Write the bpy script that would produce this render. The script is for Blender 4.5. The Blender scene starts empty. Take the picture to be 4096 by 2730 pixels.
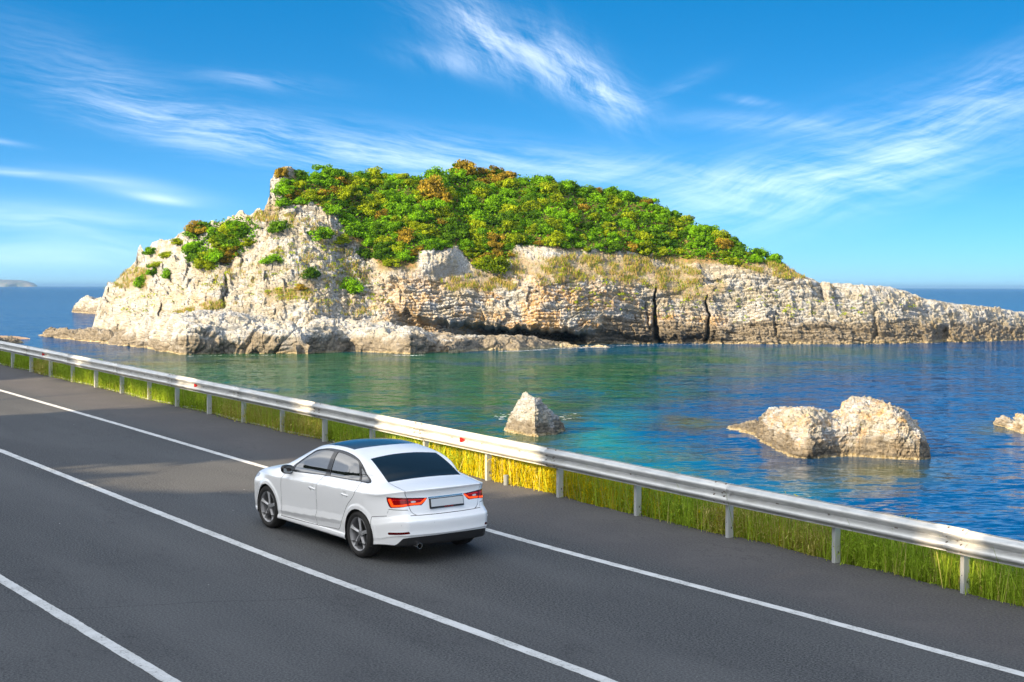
import bpy, math, random
import numpy as np
from mathutils import Matrix, Vector

random.seed(7); RNG = np.random.default_rng(7)
scene = bpy.context.scene
COL = scene.collection
rad = math.radians

# ---------------------------------------------------------------- camera measures
H = 12.0                 # camera height above the sea (m)
FPX = 6500.0             # focal length in pixels of a 4096 px wide frame
IW, IH = 4096.0, 2730.0
ROLL = math.atan2(9.0, 4096.0)
PITCH = math.atan2(IH/2 - 1148.5, FPX)
_f = np.array([0, math.cos(PITCH), -math.sin(PITCH)]); _r = np.array([1., 0, 0]); _u = np.cross(_r, _f)
CAM_R = math.cos(ROLL)*_r + math.sin(ROLL)*_u
CAM_U = math.cos(ROLL)*_u - math.sin(ROLL)*_r
CAM_F = _f
CAM_P = np.array([0, 0, H])
K = 4096/2353.0          # image coordinates to full-frame pixels

def sight(x, y):
    """direction of an image point (image coordinates 2353 units wide), unit forward distance"""
    x = np.asarray(x, float)*K; y = np.asarray(y, float)*K
    return CAM_F + ((x - IW/2)/FPX)[..., None]*CAM_R - ((y - IH/2)/FPX)[..., None]*CAM_U

def to_image_xy(P):
    X = np.asarray(P) - CAM_P; d = X @ CAM_F
    return np.stack([(IW/2 + FPX*(X @ CAM_R)/d)/K, (IH/2 - FPX*(X @ CAM_U)/d)/K], -1)

def on_water(x, y):
    D = sight(x, y); return CAM_P + D*(-H/D[..., 2])[..., None]

def horizon(x): return 657.2 + np.asarray(x, float)/2353*5.2

cam = bpy.data.cameras.new("Camera"); camo = bpy.data.objects.new("Camera", cam); COL.objects.link(camo)
cam.sensor_width = 36; cam.lens = 36*FPX/4096; cam.clip_end = 200000; cam.clip_start = .1
camo.matrix_world = Matrix(((CAM_R[0], CAM_U[0], -CAM_F[0], 0), (CAM_R[1], CAM_U[1], -CAM_F[1], 0), (CAM_R[2], CAM_U[2], -CAM_F[2], H), (0, 0, 0, 1)))
scene.camera = camo

# ---------------------------------------------------------------- road frame
RN = np.array([-.0021, -.0369, 1.0]); RN /= np.linalg.norm(RN)
RO = np.array([-.797, 21.388, H - 3.632])
RD = np.array([math.cos(rad(123.9)), math.sin(rad(123.9))])     # along the road, away
RM = np.array([RD[1], -RD[0]])                                   # towards the sea
def road_z(x, y): return RO[2] - (RN[0]*(x - RO[0]) + RN[1]*(y - RO[1]))/RN[2]
def road_pt(a, s, dz=0.0):
    a = np.asarray(a, float); s = np.asarray(s, float)
    x = a*RD[0] + s*RM[0]; y = a*RD[1] + s*RM[1]
    return np.stack([x, y, road_z(x, y) + dz], -1)
def on_road(x, y):
    D = sight(x, y); h = RN @ (RO - CAM_P)
    return CAM_P + D*(h/(D @ RN))[..., None]
def road_as(P): return P[..., 0]*RD[0] + P[..., 1]*RD[1], P[..., 0]*RM[0] + P[..., 1]*RM[1]

SUN_EL, SUN_H = rad(22), np.array([-.77, -.638])/np.hypot(.77, .638)
SUN = np.array([SUN_H[0]*math.cos(SUN_EL), SUN_H[1]*math.cos(SUN_EL), math.sin(SUN_EL)])

# ---------------------------------------------------------------- mesh helpers
def new_mesh(name, V, F, smooth=True, normals=None, mats=(), mat_idx=None):
    me = bpy.data.meshes.new(name)
    V = np.ascontiguousarray(V, np.float32)
    me.vertices.add(len(V)); me.vertices.foreach_set('co', V.ravel())
    if isinstance(F, np.ndarray):
        k = F.shape[1]; flat = F.astype(np.int32).ravel(); starts = np.arange(0, len(flat), k, dtype=np.int32)
    else:
        flat = np.array([i for f in F for i in f], np.int32)
        ln = np.array([len(f) for f in F]); starts = np.concatenate([[0], np.cumsum(ln)[:-1]]).astype(np.int32)
    me.loops.add(len(flat)); me.loops.foreach_set('vertex_index', flat)
    me.polygons.add(len(starts)); me.polygons.foreach_set('loop_start', starts)
    me.polygons.foreach_set('use_smooth', np.full(len(starts), bool(smooth)))
    if mat_idx is not None: me.polygons.foreach_set('material_index', np.asarray(mat_idx, np.int32))
    for m in mats: me.materials.append(m)
    me.update(calc_edges=True)
    if normals is not None: me.normals_split_custom_set_from_vertices([tuple(n) for n in normals])
    return me

def compact(V, F, *att):
    used, inv = np.unique(F, return_inverse=True)
    return (V[used], inv.reshape(F.shape)) + tuple(a[used] for a in att)

def obj(name, me, parent=None, label=None, cat=None, group=None, kind=None, loc=None):
    o = bpy.data.objects.new(name, me); COL.objects.link(o)
    if parent is not None: o.parent = parent
    if loc is not None: o.location = loc
    if label: o['label'] = label
    if cat: o['category'] = cat
    if group: o['group'] = group
    if kind: o['kind'] = kind
    return o

def attr(me, name, val):
    a = me.attributes.new(name, 'FLOAT', 'POINT'); a.data.foreach_set('value', np.asarray(val, np.float32))

class MB:
    """collects simple solids, builds one mesh"""
    def __init__(self): self.V, self.F, self.I = [], [], []
    def add(self, V, F, i=0):
        b = sum(len(v) for v in self.V); self.V.append(np.asarray(V, float))
        self.F += [tuple(int(j)+b for j in f) for f in F]; self.I += [i]*len(F)
    def box(self, c, e, A=None, i=0, bev=0.0):
        c = np.array(c, float); e = np.array(e, float)/2
        if bev <= 0:
            V = np.array([(x, y, z) for x in (-1, 1) for y in (-1, 1) for z in (-1, 1)], float)*e
            F = [(0,1,3,2), (4,6,7,5), (0,4,5,1), (2,3,7,6), (0,2,6,4), (1,5,7,3)]
        else:
            V, F = [], []
            idx = {}
            for sx in (-1, 1):
                for sy in (-1, 1):
                    for sz in (-1, 1):
                        for ax in range(3):
                            p = np.array([sx, sy, sz])*(e - bev); p[ax] = (sx, sy, sz)[ax]*e[ax]
                            idx[(sx, sy, sz, ax)] = len(V); V.append(p)
            g = lambda a, b, c_, ax: idx[(a, b, c_, ax)]
            for s in (-1, 1):
                F += [(g(s,-1,-1,0), g(s,1,-1,0), g(s,1,1,0), g(s,-1,1,0)), (g(-1,s,-1,1), g(1,s,-1,1), g(1,s,1,1), g(-1,s,1,1)), (g(-1,-1,s,2), g(1,-1,s,2), g(1,1,s,2), g(-1,1,s,2))]
                for t in (-1, 1):
                    F += [(g(s,t,-1,0), g(s,t,1,0), g(s,t,1,1), g(s,t,-1,1)), (g(s,-1,t,0), g(s,1,t,0), g(s,1,t,2), g(s,-1,t,2)), (g(-1,s,t,1), g(1,s,t,1), g(1,s,t,2), g(-1,s,t,2))]
                    for q in (-1, 1): F += [(g(s,t,q,0), g(s,t,q,1), g(s,t,q,2))]
            V = np.array(V)
            F2 = []
            for f in F:                                   # outward winding
                P = V[list(f)]; nrm = np.cross(P[1]-P[0], P[2]-P[0])
                F2.append(f if nrm @ P.mean(0) > 0 else f[::-1])
            F = F2
        if A is not None: V = V @ np.asarray(A, float).T
        self.add(V + c, F, i)
    def tube(self, p, q, r, n=10, i=0, r2=None, cap=True):
        p, q = np.array(p, float), np.array(q, float); d = q - p; d /= np.linalg.norm(d)
        a = np.cross(d, [0, 0, 1.0] if abs(d[2]) < .9 else [1.0, 0, 0]); a /= np.linalg.norm(a); b = np.cross(d, a)
        th = np.arange(n)*2*math.pi/n; ring = np.cos(th)[:, None]*a + np.sin(th)[:, None]*b
        V = np.concatenate([p + r*ring, q + (r if r2 is None else r2)*ring])
        F = [(k, (k+1) % n, n+(k+1) % n, n+k) for k in range(n)]
        if cap: F += [tuple(range(n))[::-1], tuple(range(n, 2*n))]
        self.add(V, F, i)
    def lathe(self, prof, n=48, axis=1, i=0, closed=False):
        """prof: (axial, radius) rings about the y axis"""
        V, F = [], []
        th = np.arange(n)*2*math.pi/n
        for h, r in prof:
            for t in th:
                V.append((r*math.cos(t), h, r*math.sin(t)) if axis == 1 else (r*math.cos(t), r*math.sin(t), h))
        m = len(prof)
        for k in range(m - (0 if closed else 1)):
            for j in range(n):
                a, b = k*n + j, k*n + (j+1) % n; c, d = ((k+1) % m)*n + (j+1) % n, ((k+1) % m)*n + j
                F.append((a, b, c, d) if axis == 1 else (a, d, c, b)[::-1])
        self.add(V, F, i)
    def prism(self, poly, y0, y1, i=0):
        """polygon in (x,z) extruded along y"""
        n = len(poly)
        V = [(x, y0, z) for x, z in poly] + [(x, y1, z) for x, z in poly]
        F = [tuple(range(n)), tuple(range(2*n-1, n-1, -1))] + [(k, n+k, n+(k+1) % n, (k+1) % n) for k in range(n)]
        self.add(V, F, i)
    def mesh(self, name, *mats, smooth=False):
        return new_mesh(name, np.concatenate(self.V), self.F, smooth, mats=mats, mat_idx=self.I)

def autosmooth(o, ang=35):
    m = o.modifiers.new('e', 'EDGE_SPLIT'); m.split_angle = rad(ang); m.use_edge_sharp = False
    for p in o.data.polygons: p.use_smooth = True

# ---------------------------------------------------------------- value noise
def _hash(i, j, k, seed):
    h = (i.astype(np.int64)*374761393 + j.astype(np.int64)*668265263 + k.astype(np.int64)*2147483647 + seed*1274126177) & 0xffffffff
    h = ((h ^ (h >> 13))*1274126177) & 0xffffffff
    h = ((h ^ (h >> 16))*2246822519) & 0xffffffff
    return ((h ^ (h >> 15)) & 0xffffff)/float(0xffffff)
def vnoise(P, seed=0):
    P = np.asarray(P, float); f = np.floor(P); t = P - f; t = t*t*t*(t*(t*6 - 15) + 10)
    i, j, k = f[..., 0], f[..., 1], f[..., 2]; out = 0
    for a in (0, 1):
        wa = t[..., 0] if a else 1 - t[..., 0]
        for b in (0, 1):
            wb = t[..., 1] if b else 1 - t[..., 1]
            for c in (0, 1):
                wc = t[..., 2] if c else 1 - t[..., 2]
                out = out + wa*wb*wc*_hash(i + a, j + b, k + c, seed)
    return out*2 - 1
def fbm(P, oct=4, seed=0, gain=.5):
    s, a, n = 0, 1.0, 0
    P = np.asarray(P, float)
    for o in range(oct):
        s = s + a*vnoise(P*2.0**o + 17.3*o, seed + o); n += a; a *= gain
    return s/n
def interp(x, tab):
    t = np.array(tab, float); return np.interp(x, t[:, 0], t[:, 1])

# ---------------------------------------------------------------- material helpers
class NT:
    def __init__(self, tree): self.t = tree; self.n = tree.nodes; self.l = tree.links
    def node(self, ty, **kw):
        n = self.n.new(ty)
        for k, v in kw.items():
            if k.startswith('_'): setattr(n, k[1:], v)
        for k, v in kw.items():
            if not k.startswith('_'): self.put(n.inputs[int(k[1:]) if k[0] == 'i' and k[1:].isdigit() else k.replace('__', ' ')], v)
        return n
    def put(self, inp, v):
        if isinstance(v, bpy.types.NodeSocket): self.l.new(v, inp)
        else:
            if isinstance(v, (tuple, list)) and len(v) == 3 and inp.type == 'RGBA': v = tuple(v) + (1,)
            inp.default_value = v
    def m(self, op, a, b=0.0, c=0.0, clamp=False):
        n = self.n.new('ShaderNodeMath'); n.operation = op; n.use_clamp = clamp
        for i, v in enumerate((a, b, c)): self.put(n.inputs[i], v)
        return n.outputs[0]
    def vm(self, op, a, b=(0, 0, 0)):
        n = self.n.new('ShaderNodeVectorMath'); n.operation = op
        self.put(n.inputs[0], a); self.put(n.inputs[1], b); return n.outputs[0]
    def mix(self, f, a, b, mode='MIX'):
        n = self.n.new('ShaderNodeMix'); n.data_type = 'RGBA'; n.blend_type = mode
        self.put(n.inputs[0], f); self.put(n.inputs[6], a); self.put(n.inputs[7], b); return n.outputs[2]
    def noise(self, vec, scale, detail=4.0, rough=.55, dist=0.0):
        n = self.n.new('ShaderNodeTexNoise'); self.put(n.inputs['Vector'], vec)
        n.inputs['Scale'].default_value = scale; n.inputs['Detail'].default_value = detail; n.inputs['Roughness'].default_value = rough; n.inputs['Distortion'].default_value = dist
        return n.outputs['Fac']
    def ramp(self, f, stops, interp='LINEAR'):
        n = self.n.new('ShaderNodeValToRGB'); n.color_ramp.interpolation = interp; self.put(n.inputs[0], f)
        e = n.color_ramp.elements
        while len(e) < len(stops): e.new(.5)
        for el, (p, c) in zip(e, stops):
            el.position = p; el.color = (c, c, c, 1) if not isinstance(c, (tuple, list)) else tuple(c) + (1,)
        return n.outputs[0]
    def step(self, f, a, b):
        n = self.n.new('ShaderNodeMapRange'); n.interpolation_type = 'SMOOTHSTEP'; self.put(n.inputs[0], f)
        n.inputs[1].default_value = a; n.inputs[2].default_value = b; return n.outputs[0]
    def attr(self, name):
        n = self.n.new('ShaderNodeAttribute'); n.attribute_name = name; return n.outputs['Fac']
    def pos(self): return self.n.new('ShaderNodeTexCoord').outputs['Object']
    def bump(self, h, dist, strength=1.0):
        n = self.n.new('ShaderNodeBump'); n.inputs['Distance'].default_value = dist; n.inputs['Strength'].default_value = strength
        self.put(n.inputs['Height'], h); return n.outputs[0]

def material(name, base=(.5, .5, .5), rough=.6, metal=0.0, build=None, **kw):
    m = bpy.data.materials.new(name); m.use_nodes = True
    t = NT(m.node_tree); b = m.node_tree.nodes['Principled BSDF']
    b.inputs['Base Color'].default_value = tuple(base) + (1,); b.inputs['Roughness'].default_value = rough; b.inputs['Metallic'].default_value = metal
    for k, v in kw.items(): t.put(b.inputs[k.replace('__', ' ')], v)
    if build: build(t, b)
    return m
EXPOSURE = 1.4; SUN_W = 5.0; SKY_W = .125; SKY_SAT = 2.4; SKY_HUE = .494; SKY_K = 5.0; SKY_0 = .13; FILL_VEIL = .95; CLOUD = 9.5; WAVE = .56; PALE = 2.9; HAZE = 4e-5
# ---------------------------------------------------------------- car body as an implicit surface
def pchip(xs, ys, x):
    xs = np.asarray(xs, float); ys = np.asarray(ys, float)
    h = np.diff(xs); d = np.diff(ys) / h
    m = np.zeros_like(ys)
    m[0], m[-1] = d[0], d[-1]
    for i in range(1, len(xs) - 1):
        if d[i-1] * d[i] > 0:
            w1, w2 = 2*h[i] + h[i-1], h[i] + 2*h[i-1]
            m[i] = (w1 + w2) / (w1/d[i-1] + w2/d[i])
    x = np.asarray(x, float)
    i = np.clip(np.searchsorted(xs, x) - 1, 0, len(xs) - 2)
    t = np.clip((x - xs[i]) / h[i], -0.5, 1.5)
    lo, hi = x < xs[0], x > xs[-1]
    t = np.clip(t, 0, 1)
    v = ((1+2*t)*(1-t)**2)*ys[i] + t*(1-t)**2*h[i]*m[i] + t*t*(3-2*t)*ys[i+1] + t*t*(t-1)*h[i]*m[i+1]
    v = np.where(lo, ys[0] + m[0]*(x - xs[0]), v)
    v = np.where(hi, ys[-1] + m[-1]*(x - xs[-1]), v)
    return v

def smax(a, b, k):
    h = np.maximum(k - np.abs(a - b), 0) / k
    return np.maximum(a, b) + h*h*k*0.25

def sstep(a, b, x):
    t = np.clip((x - a) / (b - a), 0, 1)
    return t*t*(3 - 2*t)

TOPX = [-.3, .10, .30, .50, .62, .80, 1.00, 1.20, 1.40, 1.65, 1.95, 2.25, 2.50, 2.72, 2.92, 3.12, 3.32, 3.50, 3.62, 3.90, 4.12, 4.28, 4.38, 4.45, 4.6]
TOPZ = [.86, .985, 1.012, 1.032, 1.05, 1.135, 1.228, 1.305, 1.358, 1.395, 1.411, 1.398, 1.358, 1.282, 1.185, 1.080, .992, .952, .935, .885, .815, .735, .66, .56, .20]
REARZ = [.14, .20, .27, .34, .385, .40, .44, .555, .575, .600, .645, .665, .74, .82, .90, .945, .978, .992, 1.02, 1.1]
REARX = [.22, .13, .065, .040, .022, .006, .008, .000, .003, .026, .066, .086, .106, .119, .130, .122, .088, .090, .105, .30]
AX_R, AX_F, HUBZ = .95, 3.587, .315

def car_zt(x):      # height of the shoulder crease along the side
    return pchip([0, .3, .55, 1.0, 2.0, 3.1, 3.6, 4.1, 4.4], [.915, .906, .902, .892, .861, .815, .80, .78, .765], x)
def car_zbelt(x):
    return pchip([0, .6, 1.1, 2.0, 3.0, 3.5, 4.4], [1.02, 1.02, 1.0, .965, .935, .925, .90], x)

def car_half_width(x, z):
    zt, zb = car_zt(x), car_zbelt(x)
    # normalised section coordinate: 0 sill .. 1 crease .. 2 belt .. then metres above the belt
    low = (z - .17) / (zt - .17)
    u = np.where(z < zt, low, np.where(z < zb, 1 + (z - zt) / (zb - zt), 2 + (z - zb)))
    U = [-.3, 0.0, .03, .075, .125, .15, .275, .34, .42, .62, .80, .94, .985, 1.02, 1.10, 1.35, 1.75, 1.96, 2.005, 2.02, 2.10, 2.20, 2.30, 2.38, 2.44, 2.50, 2.7]
    Wd = [.60, .825, .868, .880, .876, .866, .8745, .877, .880, .888, .8945, .896, .894, .886, .872, .852, .830, .812, .800, .788, .752, .706, .654, .602, .552, .49, .30]
    w = pchip(U, Wd, u)
    # plan taper
    w = w - .060 * sstep(1.3, .05, x)**1.3 - .085 * sstep(3.3, 4.42, x)**1.5
    gh = sstep(-.07, .07, z - zb)
    w = w - gh * (.115 * sstep(1.5, .55, x) + .05 * sstep(2.6, 3.6, x))
    w = w - .10 * sstep(1.0, .5, x) * sstep(-.13, .02, z - zb) - .11 * sstep(3.3, 4.25, x) * sstep(.62, .82, z) - .06 * sstep(.6, .2, x) * sstep(.90, .97, z)
    # low door crease, rising to the rear
    zl = .325 + (3.17 - x)*.0625; q = z - zl
    lc = np.where(q > 0, np.maximum(1 - q/.085, 0), np.maximum(1 + q/.055, 0))
    w = w + .015 * lc * sstep(1.22, 1.45, x) * sstep(3.3, 3.05, x)
    for hx, hz in ((1.262, .808), (2.165, .781)):      # bowls behind the handles
        w = w - .014 * np.exp(-(((x - hx)/.050)**2 + ((z - hz)/.036)**2)**2)
    # arch flares and rear bumper swell
    for ax in (AX_R, AX_F):
        r = np.hypot(x - ax + .03, z - .31)
        w = w + .014 * sstep(.425, .385, r) * sstep(.86, .78, z)
    w = w + .020 * sstep(.75, .30, x) * sstep(.64, .55, z) * sstep(.2, .3, z)
    return w

def car_f(p):
    x, y, z = p[..., 0], np.abs(p[..., 1]), p[..., 2]
    top0 = pchip(TOPX, TOPZ, x)
    roof = sstep(.95, 1.6, x) * (1 - sstep(2.7, 3.4, x))
    crown = .030 + .030 * roof
    t = z - (top0 - crown * (y / .62)**2 - .05 * np.maximum(y - .62, 0) * (1 - roof))
    t = t / np.where((x > .55) & (x < 3.6), 1.08, 1.02)
    s = y - car_half_width(x, z)
    C = .050 * (y / .5)**2 + 4.9 * np.maximum(y - .58, 0)**2
    Cf = .085 * (y / .5)**2 + .9 * np.maximum(y - .55, 0)**1.9
    zs = z + .085*sstep(.10, .60, x)
    rr = (pchip(REARZ, REARX, zs) + C) - x
    ff = x - (pchip([.15, .25, .45, .62, .75, .9], [4.36, 4.43, 4.455, 4.44, 4.38, 4.1], z) - Cf)
    b = .185 + .055*sstep(.9, .35, x) - z
    ts = smax(t, s, .10 * roof + .035)
    f = smax(ts, rr, .030 + .05 * sstep(.55, .75, y))
    f = smax(f, ff, .10)
    f = smax(f, b, .03)
    return f

def car_grad(p, e=1e-3):
    g = np.zeros_like(p)
    for i in range(3):
        d = np.zeros(3); d[i] = e
        g[..., i] = (car_f(p + d) - car_f(p - d)) / (2*e)
    return g

def surface_nets(f, lo, hi, h):
    n = [int(math.ceil((hi[i] - lo[i]) / h)) + 1 for i in range(3)]
    ax = [lo[i] + h*np.arange(n[i]) for i in range(3)]
    F = np.empty(n)
    for i in range(n[0]):
        Y, Z = np.meshgrid(ax[1], ax[2], indexing='ij')
        F[i] = f(np.stack([np.full_like(Y, ax[0][i]), Y, Z], -1))
    S = F < 0
    c = np.zeros([k-1 for k in n], int)
    for a in (0, 1):
        for b in (0, 1):
            for d in (0, 1):
                c += S[a:n[0]-1+a, b:n[1]-1+b, d:n[2]-1+d]
    act = (c > 0) & (c < 8)
    idx = -np.ones(act.shape, int); cells = np.argwhere(act); idx[act] = np.arange(len(cells))
    acc = np.zeros((len(cells), 3)); cnt = np.zeros(len(cells))
    cor = [(a, b, d) for a in (0, 1) for b in (0, 1) for d in (0, 1)]
    for i, ca in enumerate(cor):
        for cb in cor[i+1:]:
            if sum(abs(ca[k]-cb[k]) for k in range(3)) != 1: continue
            fa = F[cells[:,0]+ca[0], cells[:,1]+ca[1], cells[:,2]+ca[2]]
            fb = F[cells[:,0]+cb[0], cells[:,1]+cb[1], cells[:,2]+cb[2]]
            m = (fa < 0) != (fb < 0)
            t = fa[m] / (fa[m] - fb[m])
            A, B = np.array(ca, float), np.array(cb, float)
            acc[m] += A + t[:, None]*(B - A); cnt[m] += 1
    V = np.array(lo) + h*(cells + acc / cnt[:, None])
    quads = []
    for d in range(3):
        e, g = (d+1) % 3, (d+2) % 3
        sl = [slice(None)]*3; sl2 = [slice(None)]*3
        sl[d] = slice(0, n[d]-1); sl2[d] = slice(1, n[d])
        ch = S[tuple(sl)] != S[tuple(sl2)]
        for k in (e, g):
            z_ = [slice(None)]*3; z_[k] = 0; ch[tuple(z_)] = False
            z_[k] = n[k]-1; ch[tuple(z_)] = False
        P = np.argwhere(ch)
        flip = S[P[:,0], P[:,1], P[:,2]]
        def cell(de, dg):
            q = P.copy(); q[:, e] += de; q[:, g] += dg
            return idx[q[:,0], q[:,1], q[:,2]]
        Q = np.stack([cell(-1,-1), cell(0,-1), cell(0,0), cell(-1,0)], 1)
        Q[~flip] = Q[~flip][:, ::-1]
        quads.append(Q)
    return V, np.concatenate(quads)

def clip_mesh(V, F, s, A):
    """split triangles F along s=0; A: per-vertex attributes. returns V, A, s, F_in (s<0), F_out"""
    s = np.where(np.abs(s) < 2e-5, np.where(s < 0, -2e-5, 2e-5), s)
    neg = s < 0
    k = neg[F].sum(1)
    Fin, Fout = [F[k == 3]], [F[k == 0]]
    nv, na = [], []
    X = F[(k == 1) | (k == 2)]
    if len(X):
        kk = neg[X].sum(1)
        lone = np.where((kk == 1)[:, None], neg[X], ~neg[X])
        pos = lone.argmax(1); r = np.arange(len(X))
        a, b, c = X[r, pos], X[r, (pos+1) % 3], X[r, (pos+2) % 3]
        ed = np.concatenate([np.sort(np.stack([a, b], 1), 1), np.sort(np.stack([a, c], 1), 1)])
        un, inv = np.unique(ed, axis=0, return_inverse=True); inv = inv.ravel()
        t = (s[un[:,0]] / (s[un[:,0]] - s[un[:,1]]))[:, None]
        base = len(V)
        V = np.concatenate([V, V[un[:,0]] + t*(V[un[:,1]] - V[un[:,0]])])
        A = np.concatenate([A, A[un[:,0]] + t*(A[un[:,1]] - A[un[:,0]])])
        s = np.concatenate([s, np.zeros(len(un))])
        ab, ac = base + inv[:len(X)], base + inv[len(X):]
        T1 = np.stack([a, ab, ac], 1)
        T2 = np.concatenate([np.stack([ab, b, c], 1), np.stack([ab, c, ac], 1)])
        kk2 = np.concatenate([kk, kk])
        Fin += [T1[kk == 1], T2[kk2 == 2]]; Fout += [T1[kk == 2], T2[kk2 == 1]]
    return V, A, np.concatenate(Fin), np.concatenate(Fout)

def sd_poly(P, poly):
    """signed distance of 2-D points to a closed polygon (negative inside)"""
    poly = np.asarray(poly, float); n = len(poly)
    d = np.full(len(P), 1e9); inside = np.zeros(len(P), bool)
    for i in range(n):
        a, b = poly[i], poly[(i+1) % n]
        e = b - a; w = P - a
        t = np.clip((w @ e) / (e @ e + 1e-12), 0, 1)
        d = np.minimum(d, np.hypot(*(w - t[:, None]*e).T))
        cr = ((a[1] > P[:,1]) != (b[1] > P[:,1]))
        if abs(b[1]-a[1]) > 1e-12:
            xin = (b[0]-a[0])*(P[:,1]-a[1])/(b[1]-a[1]) + a[0]
            inside ^= cr & (P[:,0] < xin)
    return np.where(inside, -d, d)

def sd_line(P, line):
    line = np.asarray(line, float); d = np.full(len(P), 1e9)
    for a, b in zip(line[:-1], line[1:]):
        e = b - a; w = P - a
        t = np.clip((w @ e) / (e @ e + 1e-12), 0, 1)
        d = np.minimum(d, np.hypot(*(w - t[:, None]*e).T))
    return d

def smooth_poly(pts, n=8, closed=True, hard=()):
    """round a polyline with Catmull-Rom; indices in hard stay corners"""
    pts = [np.array(p, float) for p in pts]; N = len(pts); out = []
    for i in range(N if closed else N-1):
        p1, p2 = pts[i], pts[(i+1) % N]
        p0 = pts[(i-1) % N] if (closed or i > 0) else p1
        p3 = pts[(i+2) % N] if (closed or i+2 < N) else p2
        if i in hard: p0 = p1
        if (i+1) % N in hard: p3 = p2
        for k in range(n):
            t = k/n
            out.append(.5*((2*p1) + (-p0+p2)*t + (2*p0-5*p1+4*p2-p3)*t*t + (-p0+3*p1-3*p2+p3)*t**3))
    if not closed: out.append(pts[-1])
    return np.array(out)
# ================================================================ light and sky
scene.view_settings.view_transform = 'Standard'; scene.view_settings.look = 'None'
scene.view_settings.gamma = 1.0; scene.view_settings.use_curve_mapping = False
scene.view_settings.exposure = EXPOSURE
scene.cycles.use_denoising = True
scene.cycles.max_bounces = 8; scene.cycles.diffuse_bounces = 3; scene.cycles.glossy_bounces = 4; scene.cycles.transmission_bounces = 4
scene.cycles.transparent_max_bounces = 8; scene.cycles.caustics_reflective = False; scene.cycles.caustics_refractive = False
scene.cycles.sample_clamp_indirect = 4.0
sl = bpy.data.lights.new('sun', 'SUN'); sl.energy = SUN_W; sl.angle = rad(.53); sl.color = (1.0, .77, .48)
so = bpy.data.objects.new('sun', sl); COL.objects.link(so); so.location = (0, 0, 60)
so.rotation_euler = Vector(SUN).to_track_quat('Z', 'Y').to_euler()

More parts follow.
